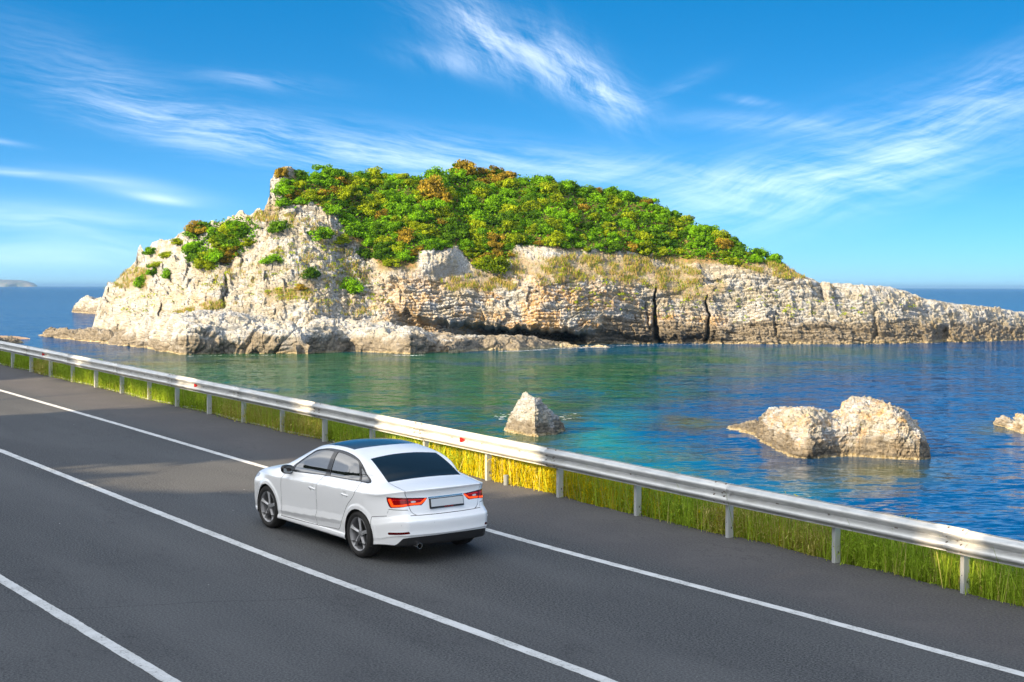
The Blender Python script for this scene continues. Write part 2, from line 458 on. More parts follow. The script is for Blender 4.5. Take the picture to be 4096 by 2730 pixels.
def build_world():
    w = bpy.data.worlds.new("World"); scene.world = w; w.use_nodes = True
    t = NT(w.node_tree); bg = w.node_tree.nodes['Background']; bg.inputs[1].default_value = SKY_W; w.cycles.sampling_method = 'MANUAL'; w.cycles.sample_map_resolution = 512
    D = t.n.new('ShaderNodeTexCoord').outputs['Generated']
    sx = t.node('ShaderNodeSeparateXYZ', i0=D).outputs
    zup = t.m('MAXIMUM', sx[2], 0.0)
    # elevation is stretched: this lens sees only the lowest ten degrees of the deep blue dome
    zz = t.m('ADD', t.m('MULTIPLY', zup, SKY_K), SKY_0)
    V = t.vm('NORMALIZE', t.node('ShaderNodeCombineXYZ', i0=sx[0], i1=sx[1], i2=zz).outputs[0])
    sk = t.node('ShaderNodeTexSky'); sk.sky_type = 'NISHITA'; sk.sun_disc = False
    sk.sun_elevation = SUN_EL; sk.sun_rotation = math.atan2(SUN[0], SUN[1]); sk.altitude = 0; sk.air_density = 1.0; sk.dust_density = .25; sk.ozone_density = 2.0
    t.l.new(V, sk.inputs[0])
    hs = t.node('ShaderNodeHueSaturation'); t.l.new(sk.outputs[0], hs.inputs['Color']); t.put(hs.inputs['Saturation'], t.m('SUBTRACT', SKY_SAT, t.m('MULTIPLY', t.step(sx[2], .20, .45), SKY_SAT - 1.15))); hs.inputs['Hue'].default_value = SKY_HUE
    # direction as image coordinates in units of 1000
    az = t.m('ARCTAN2', sx[0], sx[1]); hr = t.m('SQRT', t.m('ADD', t.m('MULTIPLY', sx[0], sx[0]), t.m('MULTIPLY', sx[1], sx[1])))
    el = t.m('ARCTAN2', sx[2], hr)
    u = t.m('MULTIPLY', az, 3.734); v = t.m('MULTIPLY', el, 3.734)
    wn = t.n.new('ShaderNodeTexNoise'); wn.inputs['Scale'].default_value = 3.2; wn.inputs['Detail'].default_value = 2.0
    t.put(wn.inputs['Vector'], t.node('ShaderNodeCombineXYZ', i0=u, i1=t.m('MULTIPLY', v, 2.0), i2=4.0).outputs[0])
    ws = t.node('ShaderNodeSeparateColor', i0=wn.outputs['Color']).outputs
    uw = t.m('ADD', u, t.m('MULTIPLY', t.m('SUBTRACT', ws[0], .5), .14)); vw = t.m('ADD', v, t.m('MULTIPLY', t.m('SUBTRACT', ws[1], .5), .06))
    def blob(x, y, a, b, rot, p=1.0):
        """soft oval at image (x,y), half axes a,b, turned by rot degrees (down to the right positive)"""
        x0, y0 = (x - 1176)/1000, (659 - y)/1000; c, s = math.cos(rad(-rot)), math.sin(rad(-rot))
        du, dv = t.m('SUBTRACT', u, x0), t.m('SUBTRACT', v, y0)
        p1 = t.m('ADD', t.m('MULTIPLY', du, c*1000/a), t.m('MULTIPLY', dv, s*1000/a))
        q1 = t.m('ADD', t.m('MULTIPLY', du, -s*1000/b), t.m('MULTIPLY', dv, c*1000/b))
        r2 = t.m('ADD', t.m('MULTIPLY', p1, p1), t.m('MULTIPLY', q1, q1))
        return t.m('MULTIPLY', t.m('EXPONENT', t.m('MULTIPLY', r2, -1.0)), p)
    def fibre(rot, sa, sb, seed, detail=6.0, dist=.6, rough=.6):
        c, s = math.cos(rad(-rot)), math.sin(rad(-rot))
        p1 = t.m('ADD', t.m('MULTIPLY', uw, c*sa), t.m('MULTIPLY', vw, s*sa)); q1 = t.m('ADD', t.m('MULTIPLY', uw, -s*sb), t.m('MULTIPLY', vw, c*sb))
        vec = t.node('ShaderNodeCombineXYZ', i0=p1, i1=q1, i2=seed).outputs[0]
        return t.noise(vec, 1.0, detail, rough, dist)
    def add(*l):
        r = l[0]
        for k in l[1:]: r = t.m('ADD', r, k)
        return r
    def soft(f, lo, hi): return t.step(f, lo, hi)
    f1 = fibre(28, 3.6, 20, 3.1, 7, 0, .72); f1b = fibre(60, 5, 26, 8.2, 6, 0, .7)
    m1 = add(blob(1085, 40, 120, 38, 55, .9), blob(1180, 130, 210, 46, 24, .85), blob(1330, 170, 150, 50, 40, .95), blob(1410, 235, 60, 30, 20, .5), blob(1050, 150, 120, 30, 10, .45))
    c1 = t.m('MULTIPLY', m1, soft(t.m('ADD', t.m('MULTIPLY', f1, .6), t.m('MULTIPLY', f1b, .4)), .34, .74))
    f2 = fibre(9, 2.6, 24, 5.7, 6, 0, .68)
    m2 = add(blob(480, 305, 330, 45, 12, .75), blob(820, 350, 330, 50, 9, .8), blob(600, 195, 140, 20, 5, .45), blob(1180, 365, 300, 40, 6, .55), blob(250, 215, 220, 70, 25, .35))
    c2 = t.m('MULTIPLY', m2, soft(f2, .32, .76))
    f3 = fibre(-18, 2.4, 22, 11.3, 6, 0, .68); f3b = f2
    m3 = add(blob(1780, 290, 200, 22, 3, .55), blob(2050, 330, 420, 90, -18, .62), blob(2230, 250, 260, 60, -30, .5), blob(1800, 440, 450, 70, -8, .6), blob(1520, 225, 110, 18, -25, .35), blob(1720, 240, 60, 10, 10, .4), blob(1480, 395, 300, 34, 3, .5))
    c3 = t.m('MULTIPLY', m3, soft(t.m('ADD', t.m('MULTIPLY', f3, .65), t.m('MULTIPLY', f3b, .35)), .32, .72))
    f4 = fibre(4, 1.1, 10, 21.0, 4, 0)
    m4 = add(blob(150, 520, 420, 34, 4, .75), blob(90, 412, 150, 8, 4, .8), blob(330, 440, 160, 22, 10, .4), blob(120, 590, 400, 26, 0, .4), blob(30, 343, 60, 6, 8, .5), blob(380, 465, 60, 9, 8, .6))
    c4 = t.m('MULTIPLY', m4, soft(f4, .28, .66))
    # bright cloud veil added out of view, sunward and overhead, as neutral fill light
    f5 = t.noise(V, 3.0, 3, .6, 0)
    sside = t.m('ADD', t.m('MULTIPLY', sx[0], float(SUN_H[0])), t.m('MULTIPLY', sx[1], float(SUN_H[1])))
    back = t.m('MAXIMUM', t.m('MULTIPLY', t.step(sside, -.30, .40), 1.0), t.m('MULTIPLY', t.step(sx[2], .78, 1.0), .45))
    c5 = t.m('MULTIPLY', t.m('MULTIPLY', soft(f5, .15, .60), back), FILL_VEIL)
    c = t.m('MINIMUM', add(t.m('MULTIPLY', c1, .24), t.m('MULTIPLY', c2, .23), t.m('MULTIPLY', c3, .22), t.m('MULTIPLY', c4, .25), c5), .92)
    cloud = t.node('ShaderNodeRGB').outputs[0]; cloud.default_value = (CLOUD*1.0, CLOUD*.99, CLOUD*.97, 1)
    pale = t.node('ShaderNodeRGB').outputs[0]; pale.default_value = (PALE*.58, PALE*.86, PALE*1.0, 1)
    hz = t.m('MULTIPLY', t.m('EXPONENT', t.m('MULTIPLY', zup, -21.0)), .92)
    t.put(bg.inputs[0], t.mix(c, t.mix(hz, hs.outputs[0], pale), cloud))
build_world()
# ================================================================ rock
def rock_build(t, b):
    P = t.pos()
    n1 = t.noise(P, .35, 6, .6); n2 = t.noise(P, 1.6, 6, .65); n3 = t.noise(P, 6.0, 4, .6)
    st = t.vm('MULTIPLY', P, (.25, .25, 2.2)); n4 = t.noise(st, 1.0, 6, .65, .8)
    white = (.42, .445, .475); cream = (.375, .355, .295); grey = (.20, .21, .22)
    c = t.mix(t.step(n1, .40, .62), white, cream)
    c = t.mix(t.m('MULTIPLY', t.step(n4, .52, .70), .75), c, grey)
    c = t.mix(t.m('MULTIPLY', t.step(n2, .50, .68), .65), c, (.30, .275, .235))
    c = t.mix(t.m('MULTIPLY', t.step(n3, .50, .66), .65), c, (.17, .16, .14))
    c = t.mix(t.m('MULTIPLY', t.step(n1, .56, .68), .5), c, (.36, .36, .35))
    c = t.mix(t.m('MULTIPLY', t.step(t.noise(P, 2.6, 3, .6), .62, .70), .8), c, (.17, .165, .05))
    oc = t.m('MULTIPLY', t.attr('ochre'), t.step(n2, .36, .58))
    c = t.mix(oc, c, t.mix(t.step(n3, .35, .65), (.58, .36, .10), (.42, .22, .06)))
    td = t.attr('tide')
    tc = t.mix(t.step(n2, .38, .62), (.135, .118, .092), (.25, .22, .172))
    tc = t.mix(t.m('MULTIPLY', t.step(n3, .55, .7), .5), tc, (.05, .045, .04))
    c = t.mix(t.m('MULTIPLY', td, t.m('ADD', .82, t.m('MULTIPLY', n4, .18))), c, tc)
    c = t.mix(t.attr('soil'), c, t.mix(t.step(n2, .4, .6), (.27, .17, .075), (.16, .15, .04)))
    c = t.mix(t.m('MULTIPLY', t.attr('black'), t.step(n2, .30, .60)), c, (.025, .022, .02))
    c = t.mix(t.attr('salt'), c, t.mix(t.step(n3, .4, .6), (.62, .54, .36), (.36, .28, .12)))
    t.put(b.inputs['Base Color'], c)
    h = t.m('ADD', t.m('MULTIPLY', n4, .8), t.m('ADD', t.m('MULTIPLY', n2, .8), t.m('MULTIPLY', n3, .35)))
    t.put(b.inputs['Normal'], t.bump(h, .6, 1.0))
M_ROCK = material('weathered limestone', rough=.95, build=rock_build, Specular__IOR__Level=.15)

def sdp(X, Y, poly): return sd_poly(np.stack([X.ravel(), Y.ravel()], 1), poly).reshape(X.shape)

def blocks(P, th, w, seed):
    """bedded and jointed stone: a step value per block, dark joints between"""
    wob = vnoise(P/np.array([9., 9, 6]), seed)*.9*th + .06*P[..., 0]*th*.3
    h = (P[..., 2] + wob)/th; k = np.floor(h)
    u = (P[..., 0] + .5*P[..., 1] + vnoise(P/2.2, seed + 3)*.5*w)/w + _hash(k, k*0, k*0, seed + 1)*7.0
    j = np.floor(u)
    val = _hash(k, j, k*0, seed + 2)
    fh = np.minimum(h - k, 1 - (h - k))*th; fu = np.minimum(u - j, 1 - (u - j))*w
    joint = np.exp(-(fh/.13)**2)*1.0 + np.exp(-(fu/.11)**2)*.55
    return val - .5 + .0*h, np.minimum(joint, 1.2)

# outlines of the island traced in image coordinates (image x, image y)
CREST = [(203,760),(213,752),(222,712),(240,672),(275,645),(296,618),(312,600),(318,572),(323,563),(329,574),(336,584),(342,572),(352,556),(372,552),(392,556),(410,545),(434,532),(485,518),(540,512),(581,503),(604,494),(614,478),(620,462),(619.5,440),(621,426),(632,412),(648,406),(690,404),(720,412),(760,410),(850,414),(960,418),(1010,406),(1060,398),(1130,400),(1200,416),(1300,432),(1400,449),(1500,478),(1600,524),(1700,572),(1750,592),(1800,609),(1850,637),(1882,651),(1900,653),(1950,655),(2000,658),(2040,659),(2080,667),(2130,688),(2160,692),(2200,700),(2260,706),(2300,711),(2353,718),(2480,738),(2620,770)]
CTOP = [(203,762),(222,735),(250,690),(300,650),(345,630),(434,612),(520,600),(581,575),(620,520),(650,505),(700,500),(760,520),(800,570),(850,622),(900,630),(960,634),(1000,643),(1100,658),(1200,658),(1270,640),(1330,650),(1400,652),(1500,652),(1560,660),(1600,632),(1700,624),(1750,622),(1800,634),(1850,655),(1900,668),(2000,678),(2100,700),(2200,716),(2353,732),(2480,748),(2620,774)]
TBASE = [(203,376),(320,350),(455,322),(690,315),(900,322),(1100,331),(1300,332),(1329,335),(1509,341),(1727,342.5),(1912,344),(2060,348),(2189,355),(2353,370),(2480,383),(2620,396)]
LEAN = [(203,3),(320,9),(455,14),(690,20),(800,14),(880,8),(930,5),(1300,5),(1500,5.5),(1700,8),(1850,9),(2000,8),(2200,8),(2620,6)]
SLOPE = [(203,.8),(345,1.0),(581,1.1),(615,.45),(650,.5),(720,1.1),(900,1.25),(1300,1.25),(1700,1.3),(1850,1.6),(2000,2.0),(2620,2.0)]
TIDE = [(203,2.4),(600,2.4),(1000,2.2),(1300,2.6),(1420,4.8),(1640,4.4),(1800,4.2),(1900,4.9),(2100,4.4),(2300,3.6),(2620,3)]

def build_island():
    xs = np.concatenate([np.arange(203, 2360, 1.55), np.arange(2362, 2622, 6.0)])
    nu = len(xs)
    yh = horizon(xs)
    D0 = sight(xs, yh)
    gx = np.arange(100, 2760, 2.0); kern = np.exp(-(np.arange(-60, 61)*2.0/45)**2); kern /= kern.sum()
    def smooth(tab):
        v = interp(gx, tab); v = np.convolve(np.pad(v, 60, 'edge'), kern, 'valid'); return np.interp(xs, gx, v)
    tb = smooth(TBASE); tc = tb + smooth(LEAN); slope = smooth(SLOPE)
    zof = lambda y, t: H - (y - yh)*K/FPX*t
    zc = zof(interp(xs, CTOP), tc)
    zr0 = zof(interp(xs, CREST), tc)
    td = tc + np.maximum(zr0 - zc, 0)*slope + 1.0
    zd = zof(interp(xs, CREST), td); zc = np.minimum(zc, zd - .1)
    nA, nB, nC = 250, 190, 46
    a = np.linspace(0, 1, nA)[:, None]; b = np.linspace(0, 1, nB + 1)[1:, None]; c = np.linspace(0, 1, nC + 1)[1:, None]
    zb0 = -3.0
    T = np.concatenate([tb + (tc - tb)*a**1.25, tc + (td - tc)*b, td + c*(62 + 0*tb)])
    Z = np.concatenate([zb0 + (zc - zb0)*a, zc + (zd - zc)*(b + .10*np.sin(b*math.pi)), zd + (zb0 - zd)*c**1.5])
    X = np.broadcast_to(xs, T.shape)
    Yimg = yh + (H - Z)/T*FPX/K
    P = CAM_P + D0[None]*T[..., None]; P = P.copy(); P[..., 2] = Z
    # normals of the base form in the (t,z) plane
    dT = np.gradient(T, axis=0); dZ = np.gradient(Z, axis=0); ln = np.hypot(dT, dZ) + 1e-9
    nt, nz = -dZ/ln, dT/ln
    for _ in range(12):
        for q in (nt, nz): q[1:-1] = (q[:-2] + 2*q[1:-1] + q[2:])/4
    # planted ground
    VEG = [(640,492),(645,440),(690,400),(850,395),(1060,380),(1300,415),(1500,463),(1700,560),(1795,606),(1740,614),(1600,603),(1450,588),(1300,578),(1190,572),(1150,628),(1095,628),(1050,575),(960,580),(955,610),(870,610),(835,560),(790,545),(770,500),(720,470),(680,480)]
    vg = sstep(6, -8, sdp(X, Yimg, VEG) + 10*vnoise(P/6, 40))
    DRY = [[(1165,575),(1260,600),(1330,580),(1480,590),(1600,605),(1620,630),(1570,690),(1480,662),(1400,650),(1320,650),(1240,655),(1180,640)], [(1000,640),(1100,628),(1190,640),(1180,668),(1020,672)], [(1690,608),(1790,596),(1850,636),(1800,640)], [(390,722),(520,680),(540,700),(430,728)], [(610,668),(720,655),(720,690),(620,690)], [(245,640),(300,605),(345,615),(335,665),(250,662)], [(560,498),(640,470),(640,505),(570,510)], [(1560,640),(1680,640),(1640,690),(1570,690)]]
    dr = np.max([sstep(10, -14, sdp(X, Yimg, p) + 14*vnoise(P/4, 50 + i)) for i, p in enumerate(DRY)], axis=0)
    front = np.concatenate([np.ones(nA), np.ones(nB), np.linspace(1, .2, nC)])[:, None]
    # form noise
    big = fbm(P/np.array([15., 15, 18]), 3, 11)*3.4
    rib = (1 - np.abs(fbm(P/np.array([7., 7, 16]), 3, 23))*2.4)*1.4
    med = fbm(P/3.2, 4, 31, .6)*1.7
    Pd = P @ np.array([[.86, 0, .5], [0, 1, 0], [-.5, 0, .86]]).T
    rag = np.abs(fbm(Pd/np.array([2.0, 2.0, 1.7]), 3, 37)); rag2 = np.abs(fbm(P/np.array([1.3, 1.3, .9]), 3, 39))
    crk = np.exp(-(rag/.05)**2)*.75 + np.exp(-(rag2/.06)**2)*.45
    b1, j1 = blocks(P, 2.3, 3.6, 61); b2, j2 = blocks(P, .70, 1.3, 71); b3, _ = blocks(P, .42, .6, 75)
    fine = fbm(P/.8, 3, 81)*.42
    hard = (1 - .9*vg)*(1 - .6*dr)
    rgd = .25 + .24*sstep(930, 860, X)
    bedded = np.clip(np.maximum((.55*sstep(1300, 1500, X) - .25*sstep(1600, 1800, X)), .35*sstep(900, 850, X)) + .25 + .75*sstep(860, 920, X)*sstep(2, -1, (P[..., 2] - zc)/3.0) + .5*sstep(-.1, .3, fbm(P/12, 2, 41)), 0, 1)
    ends = sstep(203, 240, X)*.85 + .15
    disp = ends*(big*(.35 + .65*hard)*(1 - .35*sstep(1750, 1900, X)) + hard*(rib*.8*rgd + med*rgd - crk*rgd + bedded*(1.5*b1 + .85*b2 - .85*j1 - .40*j2) + .35*b3) + fine*(.4 + .6*hard)*np.maximum(rgd, .55))
    edge = np.minimum(1, np.abs(np.concatenate([np.zeros(nA + nB), np.linspace(0, 1, nC)]))[:, None] + 1)
    # keep the skyline where it was traced in image coordinates
    sky = np.exp(-((np.arange(T.shape[0])[:, None] - (nA + nB - 1))/(14.0 + 60*sstep(1750, 1900, X)))**2)
    disp = disp*(1 - .75*sky)
    off_t, off_z = nt*disp, nz*disp
    # overhang, sea caves and clefts
    zr = interp(xs, [(203,0),(900,9),(915,8),(960,5.4),(1000,4.8),(1085,4.1),(1200,3.5),(1290,3.1),(1335,2.2),(1400,2.4),(1500,2.0),(1640,2.2),(1700,0),(2620,0)]) + fbm(np.stack([xs/14, xs*0, xs*0], 1), 3, 91)*.9
    inx = sstep(890, 935, xs)*(1 - sstep(1310, 1390, xs)); inx2 = sstep(1350, 1400, xs)*(1 - sstep(1640, 1690, xs))
    cliff = np.concatenate([np.ones(nA), sstep(.25, 0, np.linspace(0, 1, nB)), np.zeros(nC)])[:, None]
    und = sstep(.45, -.55, Z - zr)
    deep = interp(xs, [(895,1.5),(960,3),(1060,4),(1120,6),(1300,7.5),(1335,3)])
    off_t = off_t + und*(inx*deep + inx2*1.8)
    off_t = off_t - inx*sstep(0, 1.2, Z - zr)*(1 - sstep(.55, 1.0, Z/np.maximum(zc, 1)))*2.6*cliff
    zrow = Z
    for xf, z0, z1, w0, w1, dp in ((1509, .3, 12.0, 8.0, 1.3, 7.0), (1628, 1.0, 10.5, 5.0, 1.4, 4.5), (1490, 4, 10, 2.0, 2.0, 1.6), (1893, 9, 12.5, 9, 5, 2.2), (2172, 0, 4.5, 14, 6, 2.5), (515, 8, 15, 5, 3, 2.5), (368, 4, 9, 3, 2, 2.0), (1780, 2, 8, 4, 2, 1.2), (2010, 1, 8, 5, 3, 1.4)):
        q = np.clip((Z - z0)/(z1 - z0), 0, 1); wv = w0 + (w1 - w0)*q**.6
        xc = xf + 14*fbm(np.stack([Z/3, Z*0 + xf, Z*0], -1), 3, 97)
        off_t = off_t + dp*np.exp(-((X - xc)/wv)**2)*sstep(z0 - 1, z0 + .5, Z)*(1 - sstep(z1 - 1.5, z1 + .5, Z))
    # boulder outcrop among the bushes
    ob = np.exp(-(np.maximum(np.abs(X - 1008)/46, 0))**4 - (np.abs(Yimg - 600)/24)**4)
    off_t = off_t - ob*2.6; off_z = off_z + ob*.6
    # caves
    cv = np.exp(-((X - 1315)/26)**4 - ((Z - 1.0)/1.3)**4); off_t = off_t + cv*5
    P = P + D0[None]*off_t[..., None]; P[..., 2] += off_z
    V = P.reshape(-1, 3)
    nr = T.shape[0]
    ii = np.arange(nr - 1)[:, None]*nu + np.arange(nu - 1)[None]
    F = np.stack([ii, ii + 1, ii + nu + 1, ii + nu], -1).reshape(-1, 4)
    me = new_mesh('island', V, F, True, mats=(M_ROCK,))
    tn = fbm(P/np.array([5., 5, 3]), 4, 101)
    tide = sstep(.9, -.9, P[..., 2] - interp(xs, TIDE)[None] - 2.4*tn)*sstep(200, 320, X + 60)
    attr(me, 'tide', tide.ravel())
    reg = np.exp(-((X - 1180)/330)**4)*sstep(1.5, 4, P[..., 2])*(1 - sstep(11, 17, P[..., 2])) + .9*np.exp(-((X - 1590)/150)**2)*np.exp(-((P[..., 2] - 4.6)/2.0)**2) + .5*np.exp(-((X - 450)/60)**2 - ((P[..., 2] - 9)/3)**2)
    och = np.clip(reg, 0, 1)*sstep(-.15, .45, fbm(P/np.array([4., 4, 2.0]), 4, 111) + .15)
    attr(me, 'ochre', np.clip(och*.75, 0, 1).ravel())
    crack = sstep(.2, .55, fbm(P/2.5, 4, 131))
    attr(me, 'soil', np.clip(np.maximum(vg*.95, np.maximum(dr*.60, .55*crack*sstep(.35, .8, nz)*hard)), 0, 1).ravel())
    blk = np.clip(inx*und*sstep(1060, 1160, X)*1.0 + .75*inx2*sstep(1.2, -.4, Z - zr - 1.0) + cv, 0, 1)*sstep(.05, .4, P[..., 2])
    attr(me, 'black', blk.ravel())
    attr(me, 'salt', (sstep(.55, .2, P[..., 2] + .5*tn)*.5).ravel())
    o = obj('island', me, kind='structure')
    sh = to_image_xy(P[:nA + nB].reshape(-1, 3)).reshape(nA + nB, nu, 2)
    N = np.stack([nt*0, nt, nz], -1)
    return dict(xs=xs, P=P[:nA + nB], ys=np.minimum.accumulate(sh[..., 1], axis=0), obj=o)
ISL = build_island()

def island_at(x, y):
    i = int(np.clip(np.searchsorted(ISL['xs'], x), 0, len(ISL['xs']) - 1))
    col = ISL['ys'][:, i]; r = int(np.clip(np.searchsorted(-col, -y), 0, len(col) - 1))
    return ISL['P'][r, i]

def lump(name, top, front, hd, kind=None, label=None, cat=None, group=None, nx=260, nv=130, seed=1, amp=1.0, tide_h=2.0, box=.62, tc_add=0.0, och=0.0, sink=.8, back=1.0, black=0.0, salt=.35, skew=0.0, joint=1.0):
    """boulder or ledge with top edge and front waterline given in image coordinates"""
    top = np.array(top, float); front = np.array(front, float)
    x0, x1 = top[0, 0], top[-1, 0]
    q = np.linspace(0, 1, nx); q = .5 - .5*np.cos(q*math.pi)*(.55) - .5*(1 - 2*q)*.45
    xs = x0 + (x1 - x0)*q
    yf = np.interp(xs, front[:, 0], front[:, 1]); yh = horizon(xs)
    tf = H*FPX/((yf - yh)*K)
    e = np.clip(1 - np.abs(2*q - 1)**3.0, 0, 1)**.5
    hdx = hd*(.12 + .88*e); tcn = tf + hdx + tc_add
    yt = np.interp(xs, top[:, 0], top[:, 1])
    zt = H - (yt - yh)*K/FPX*tcn
    zt = np.maximum(zt, -.5)
    ph = np.linspace(0, math.pi, nv)[:, None]
    cs = np.sign(np.cos(ph))*np.abs(np.cos(ph))**box; sn = np.sin(ph)**box
    T = tcn - hdx*cs*np.where(cs < 0, back, 1) + skew*hdx*(1 - sn); Z = -sink + (zt + sink)*sn
    D0 = sight(xs, yh)
    P = CAM_P + D0[None]*T[..., None]; P[..., 2] = Z
    du = np.gradient(P, axis=1); dv = np.gradient(P, axis=0); N = np.cross(du, dv); N /= np.linalg.norm(N, axis=2)[..., None] + 1e-9
    c = P.mean((0, 1)); 
    if ((P - c)*N).sum() < 0: N = -N
    for _ in range(6):
        N[1:-1] = (N[:-2] + 2*N[1:-1] + N[2:])/4; N[:, 1:-1] = (N[:, :-2] + 2*N[:, 1:-1] + N[:, 2:])/4
    s = amp
    b1, j1 = blocks(P/s, 1.3, 2.0, seed + 5); b2, j2 = blocks(P/s, .5, .8, seed + 9)
    Pg = P @ np.array([[.80, 0, -.6], [0, 1, 0], [.6, 0, .80]]).T
    gro = np.exp(-(np.abs(fbm(Pg/s/np.array([3.2, 3.2, 16.]), 3, seed + 31))/.06)**2)*(1.0 - joint)
    dsp = s*(fbm(P/s/np.array([6., 6, 6]), 3, seed)*1.3 - .85*gro + fbm(P/s/2.2, 4, seed + 2, .6)*(.45 + .7*joint) - (.25 + .3*joint)*np.exp(-(np.abs(fbm(P/s/np.array([1.5, 1.5, 2.4]), 3, seed + 21))/.05)**2) + joint*(.6*b1 + .3*b2 - .34*j1 - .2*j2) + fbm(P/s/.6, 3, seed + 4)*(.12 + .18*joint))
    edge = np.minimum(1, np.minimum(q, 1 - q)*10)[None]
    P = P + N*(dsp*(.3 + .7*edge))[..., None]
    nr, nu = T.shape
    ii = np.arange(nr - 1)[:, None]*nu + np.arange(nu - 1)[None]
    F = np.stack([ii, ii + 1, ii + nu + 1, ii + nu], -1).reshape(-1, 4)
    me = new_mesh(name, P.reshape(-1, 3), F, True, mats=(M_ROCK,))
    tn = fbm(P/s/np.array([4., 4, 2.5]), 4, seed + 11)
    attr(me, 'tide', (sstep(.7, -.7, (P[..., 2] - tide_h)/max(s, .3) - 2.6*tn)).ravel())
    attr(me, 'ochre', (och*sstep(-.2, .4, fbm(P/s/np.array([2.5, 2.5, 1.2]), 4, seed + 13))*np.ones_like(tn)).ravel())
    attr(me, 'soil', (.4*sstep(.25, .6, fbm(P/s/1.5, 4, seed + 15))*sstep(.5, .9, N[..., 2])).ravel())
    attr(me, 'black', (black*sstep(.6, .1, P[..., 2])*np.ones_like(tn)).ravel()); attr(me, 'salt', (.55*sstep(salt, salt*.4, P[..., 2] + .9*salt*tn)).ravel())
    return obj(name, me, kind=kind, label=label, cat=cat, group=group)

# the pale shelf at the foot of the island
lump('rock_ledge', [(228,792),(245,784),(275,762),(318,742),(390,727),(455,720),(513,715),(545,716),(581,721),(640,732),(672,740),(692,757),(705,790)], [(228,793),(240,792),(331,803.5),(393,816),(427,818),(513,815.5),(684,815.5),(705,815)], 17, kind='structure', seed=201, tide_h=2.5, nx=420, nv=190, box=.80, amp=1.25, skew=.3, joint=.22)
lump('rock_ledge', [(680,792),(690,760),(700,745),(715,738.5),(745,738),(780,740),(850,746),(916,754),(985,764),(1040,769),(1075,778),(1100,800)], [(680,815),(797,810),(870,812),(943,816),(1000,812),(1087,808.5),(1100,808)], 15, kind='structure', seed=231, tide_h=2.6, nx=380, nv=160, box=.72, amp=1.1, skew=.2, joint=.22)
lump('rock_ledge', [(1030,795),(1045,780),(1060,773),(1087,771),(1155,773),(1190,777),(1224,781),(1260,787),(1292,791),(1326,795.5),(1340,799)], [(1030,813),(1060,811),(1110,806.5),(1190,806),(1250,802),(1292,798.5),(1340,799.5)], 10, kind='structure', seed=251, tide_h=3.0, nx=320, nv=120, box=.7, amp=.9, salt=.7, joint=.22)
lump('rock_ledge', [(1250,797),(1290,794),(1340,793),(1380,795),(1400,798)], [(1250,800),(1330,798.6),(1400,798.5)], 4, kind='structure', seed=255, tide_h=.4, nx=160, nv=60, box=.8, amp=.5, salt=1.2)
# reef and islets
lump('rock_reef', [(86,770.5),(100,764),(118,757),(137,754),(150,757),(166,759),(185,761),(205,757),(222,755),(248,757),(266,763),(278,776)], [(86,771.5),(120,777),(170,783),(222,787),(262,788),(278,788)], 6, label='low brown rock reef lying in the water off the left foot of the island', cat='rock', seed=271, tide_h=3.3, nx=260, nv=90, box=.75, amp=.8)
lump('rock_islet', [(163,716),(175,702),(185,691),(196,685.5),(215,686),(240,688),(262,695)], [(163,717.5),(200,721),(262,723)], 14, label='small pale rock islet standing in the sea left of the island', cat='rock', seed=281, tide_h=2.6, nx=200, nv=90, box=.7, amp=1.3)
lump('sea_rock', [(1157,990),(1163,974),(1171,957),(1180,942),(1190,922),(1198,907),(1212,901),(1224,905),(1238,912),(1251,926),(1266,939),(1280,954),(1291,972),(1299,988)], [(1156,992),(1180,998),(1230,1005),(1275,1000),(1300,992)], 2.5, label='small cone-shaped pale rock standing in the bay nearest the car', cat='rock', group='rocks in the bay', seed=313, joint=.8, tide_h=1.0, nx=240, nv=150, box=1.1, amp=.26, salt=.28)
lump('sea_rock', [(1668,986),(1690,980),(1715,979),(1742,977),(1752,966),(1760,950),(1771,942),(1800,939),(1850,941),(1895,945),(1918,954),(1934,955),(1944,934),(1962,921),(1988,918),(2020,923),(2050,931),(2075,946),(2095,966),(2118,984),(2132,1002),(2140,1030),(2142,1052)], [(1668,987),(1700,992),(1740,1005),(1770,1030),(1810,1050),(1860,1056),(1950,1050),(2000,1052),(2060,1058),(2120,1060),(2142,1056)], 5.0, label='large two-humped pale boulder in the water at the right', cat='rock', group='rocks in the bay', seed=319, joint=.6, tide_h=1.3, nx=420, nv=200, box=.55, amp=.38, och=.55, salt=.22, black=.6)
lump('sea_rock', [(2286,974),(2300,969),(2320,962),(2345,958),(2380,952),(2420,960),(2450,985)], [(2286,975),(2310,984),(2350,998),(2420,1006),(2450,1000)], 2.2, label='low ochre rock cut by the right edge, just above the water', cat='rock', group='rocks in the bay', seed=331, tide_h=.2, nx=160, nv=90, box=.75, amp=.4, och=.6, salt=.2)
M_SAND = material('wet sand', (.36, .25, .16), .8)
o_ = lump('sand_spit', [(-160,770),(-60,768),(0,772),(40,774),(62,777),(68,778.5)], [(-160,790),(-40,786),(0,783),(40,781),(68,780)], 8, kind='structure', seed=341, tide_h=-3, nx=120, nv=40, box=1.0, amp=.08, sink=.3); o_.data.materials[0] = M_SAND
lump('sea_rock', [(-40,780),(-10,774),(10,776),(26,777),(40,778.5),(50,783),(54,788)], [(-40,792),(0,791.5),(54,789.5)], 4, label='flat brown rock beside the sand spit at the far left', cat='rock', seed=351, tide_h=3, nx=140, nv=70, box=.6, amp=.5)

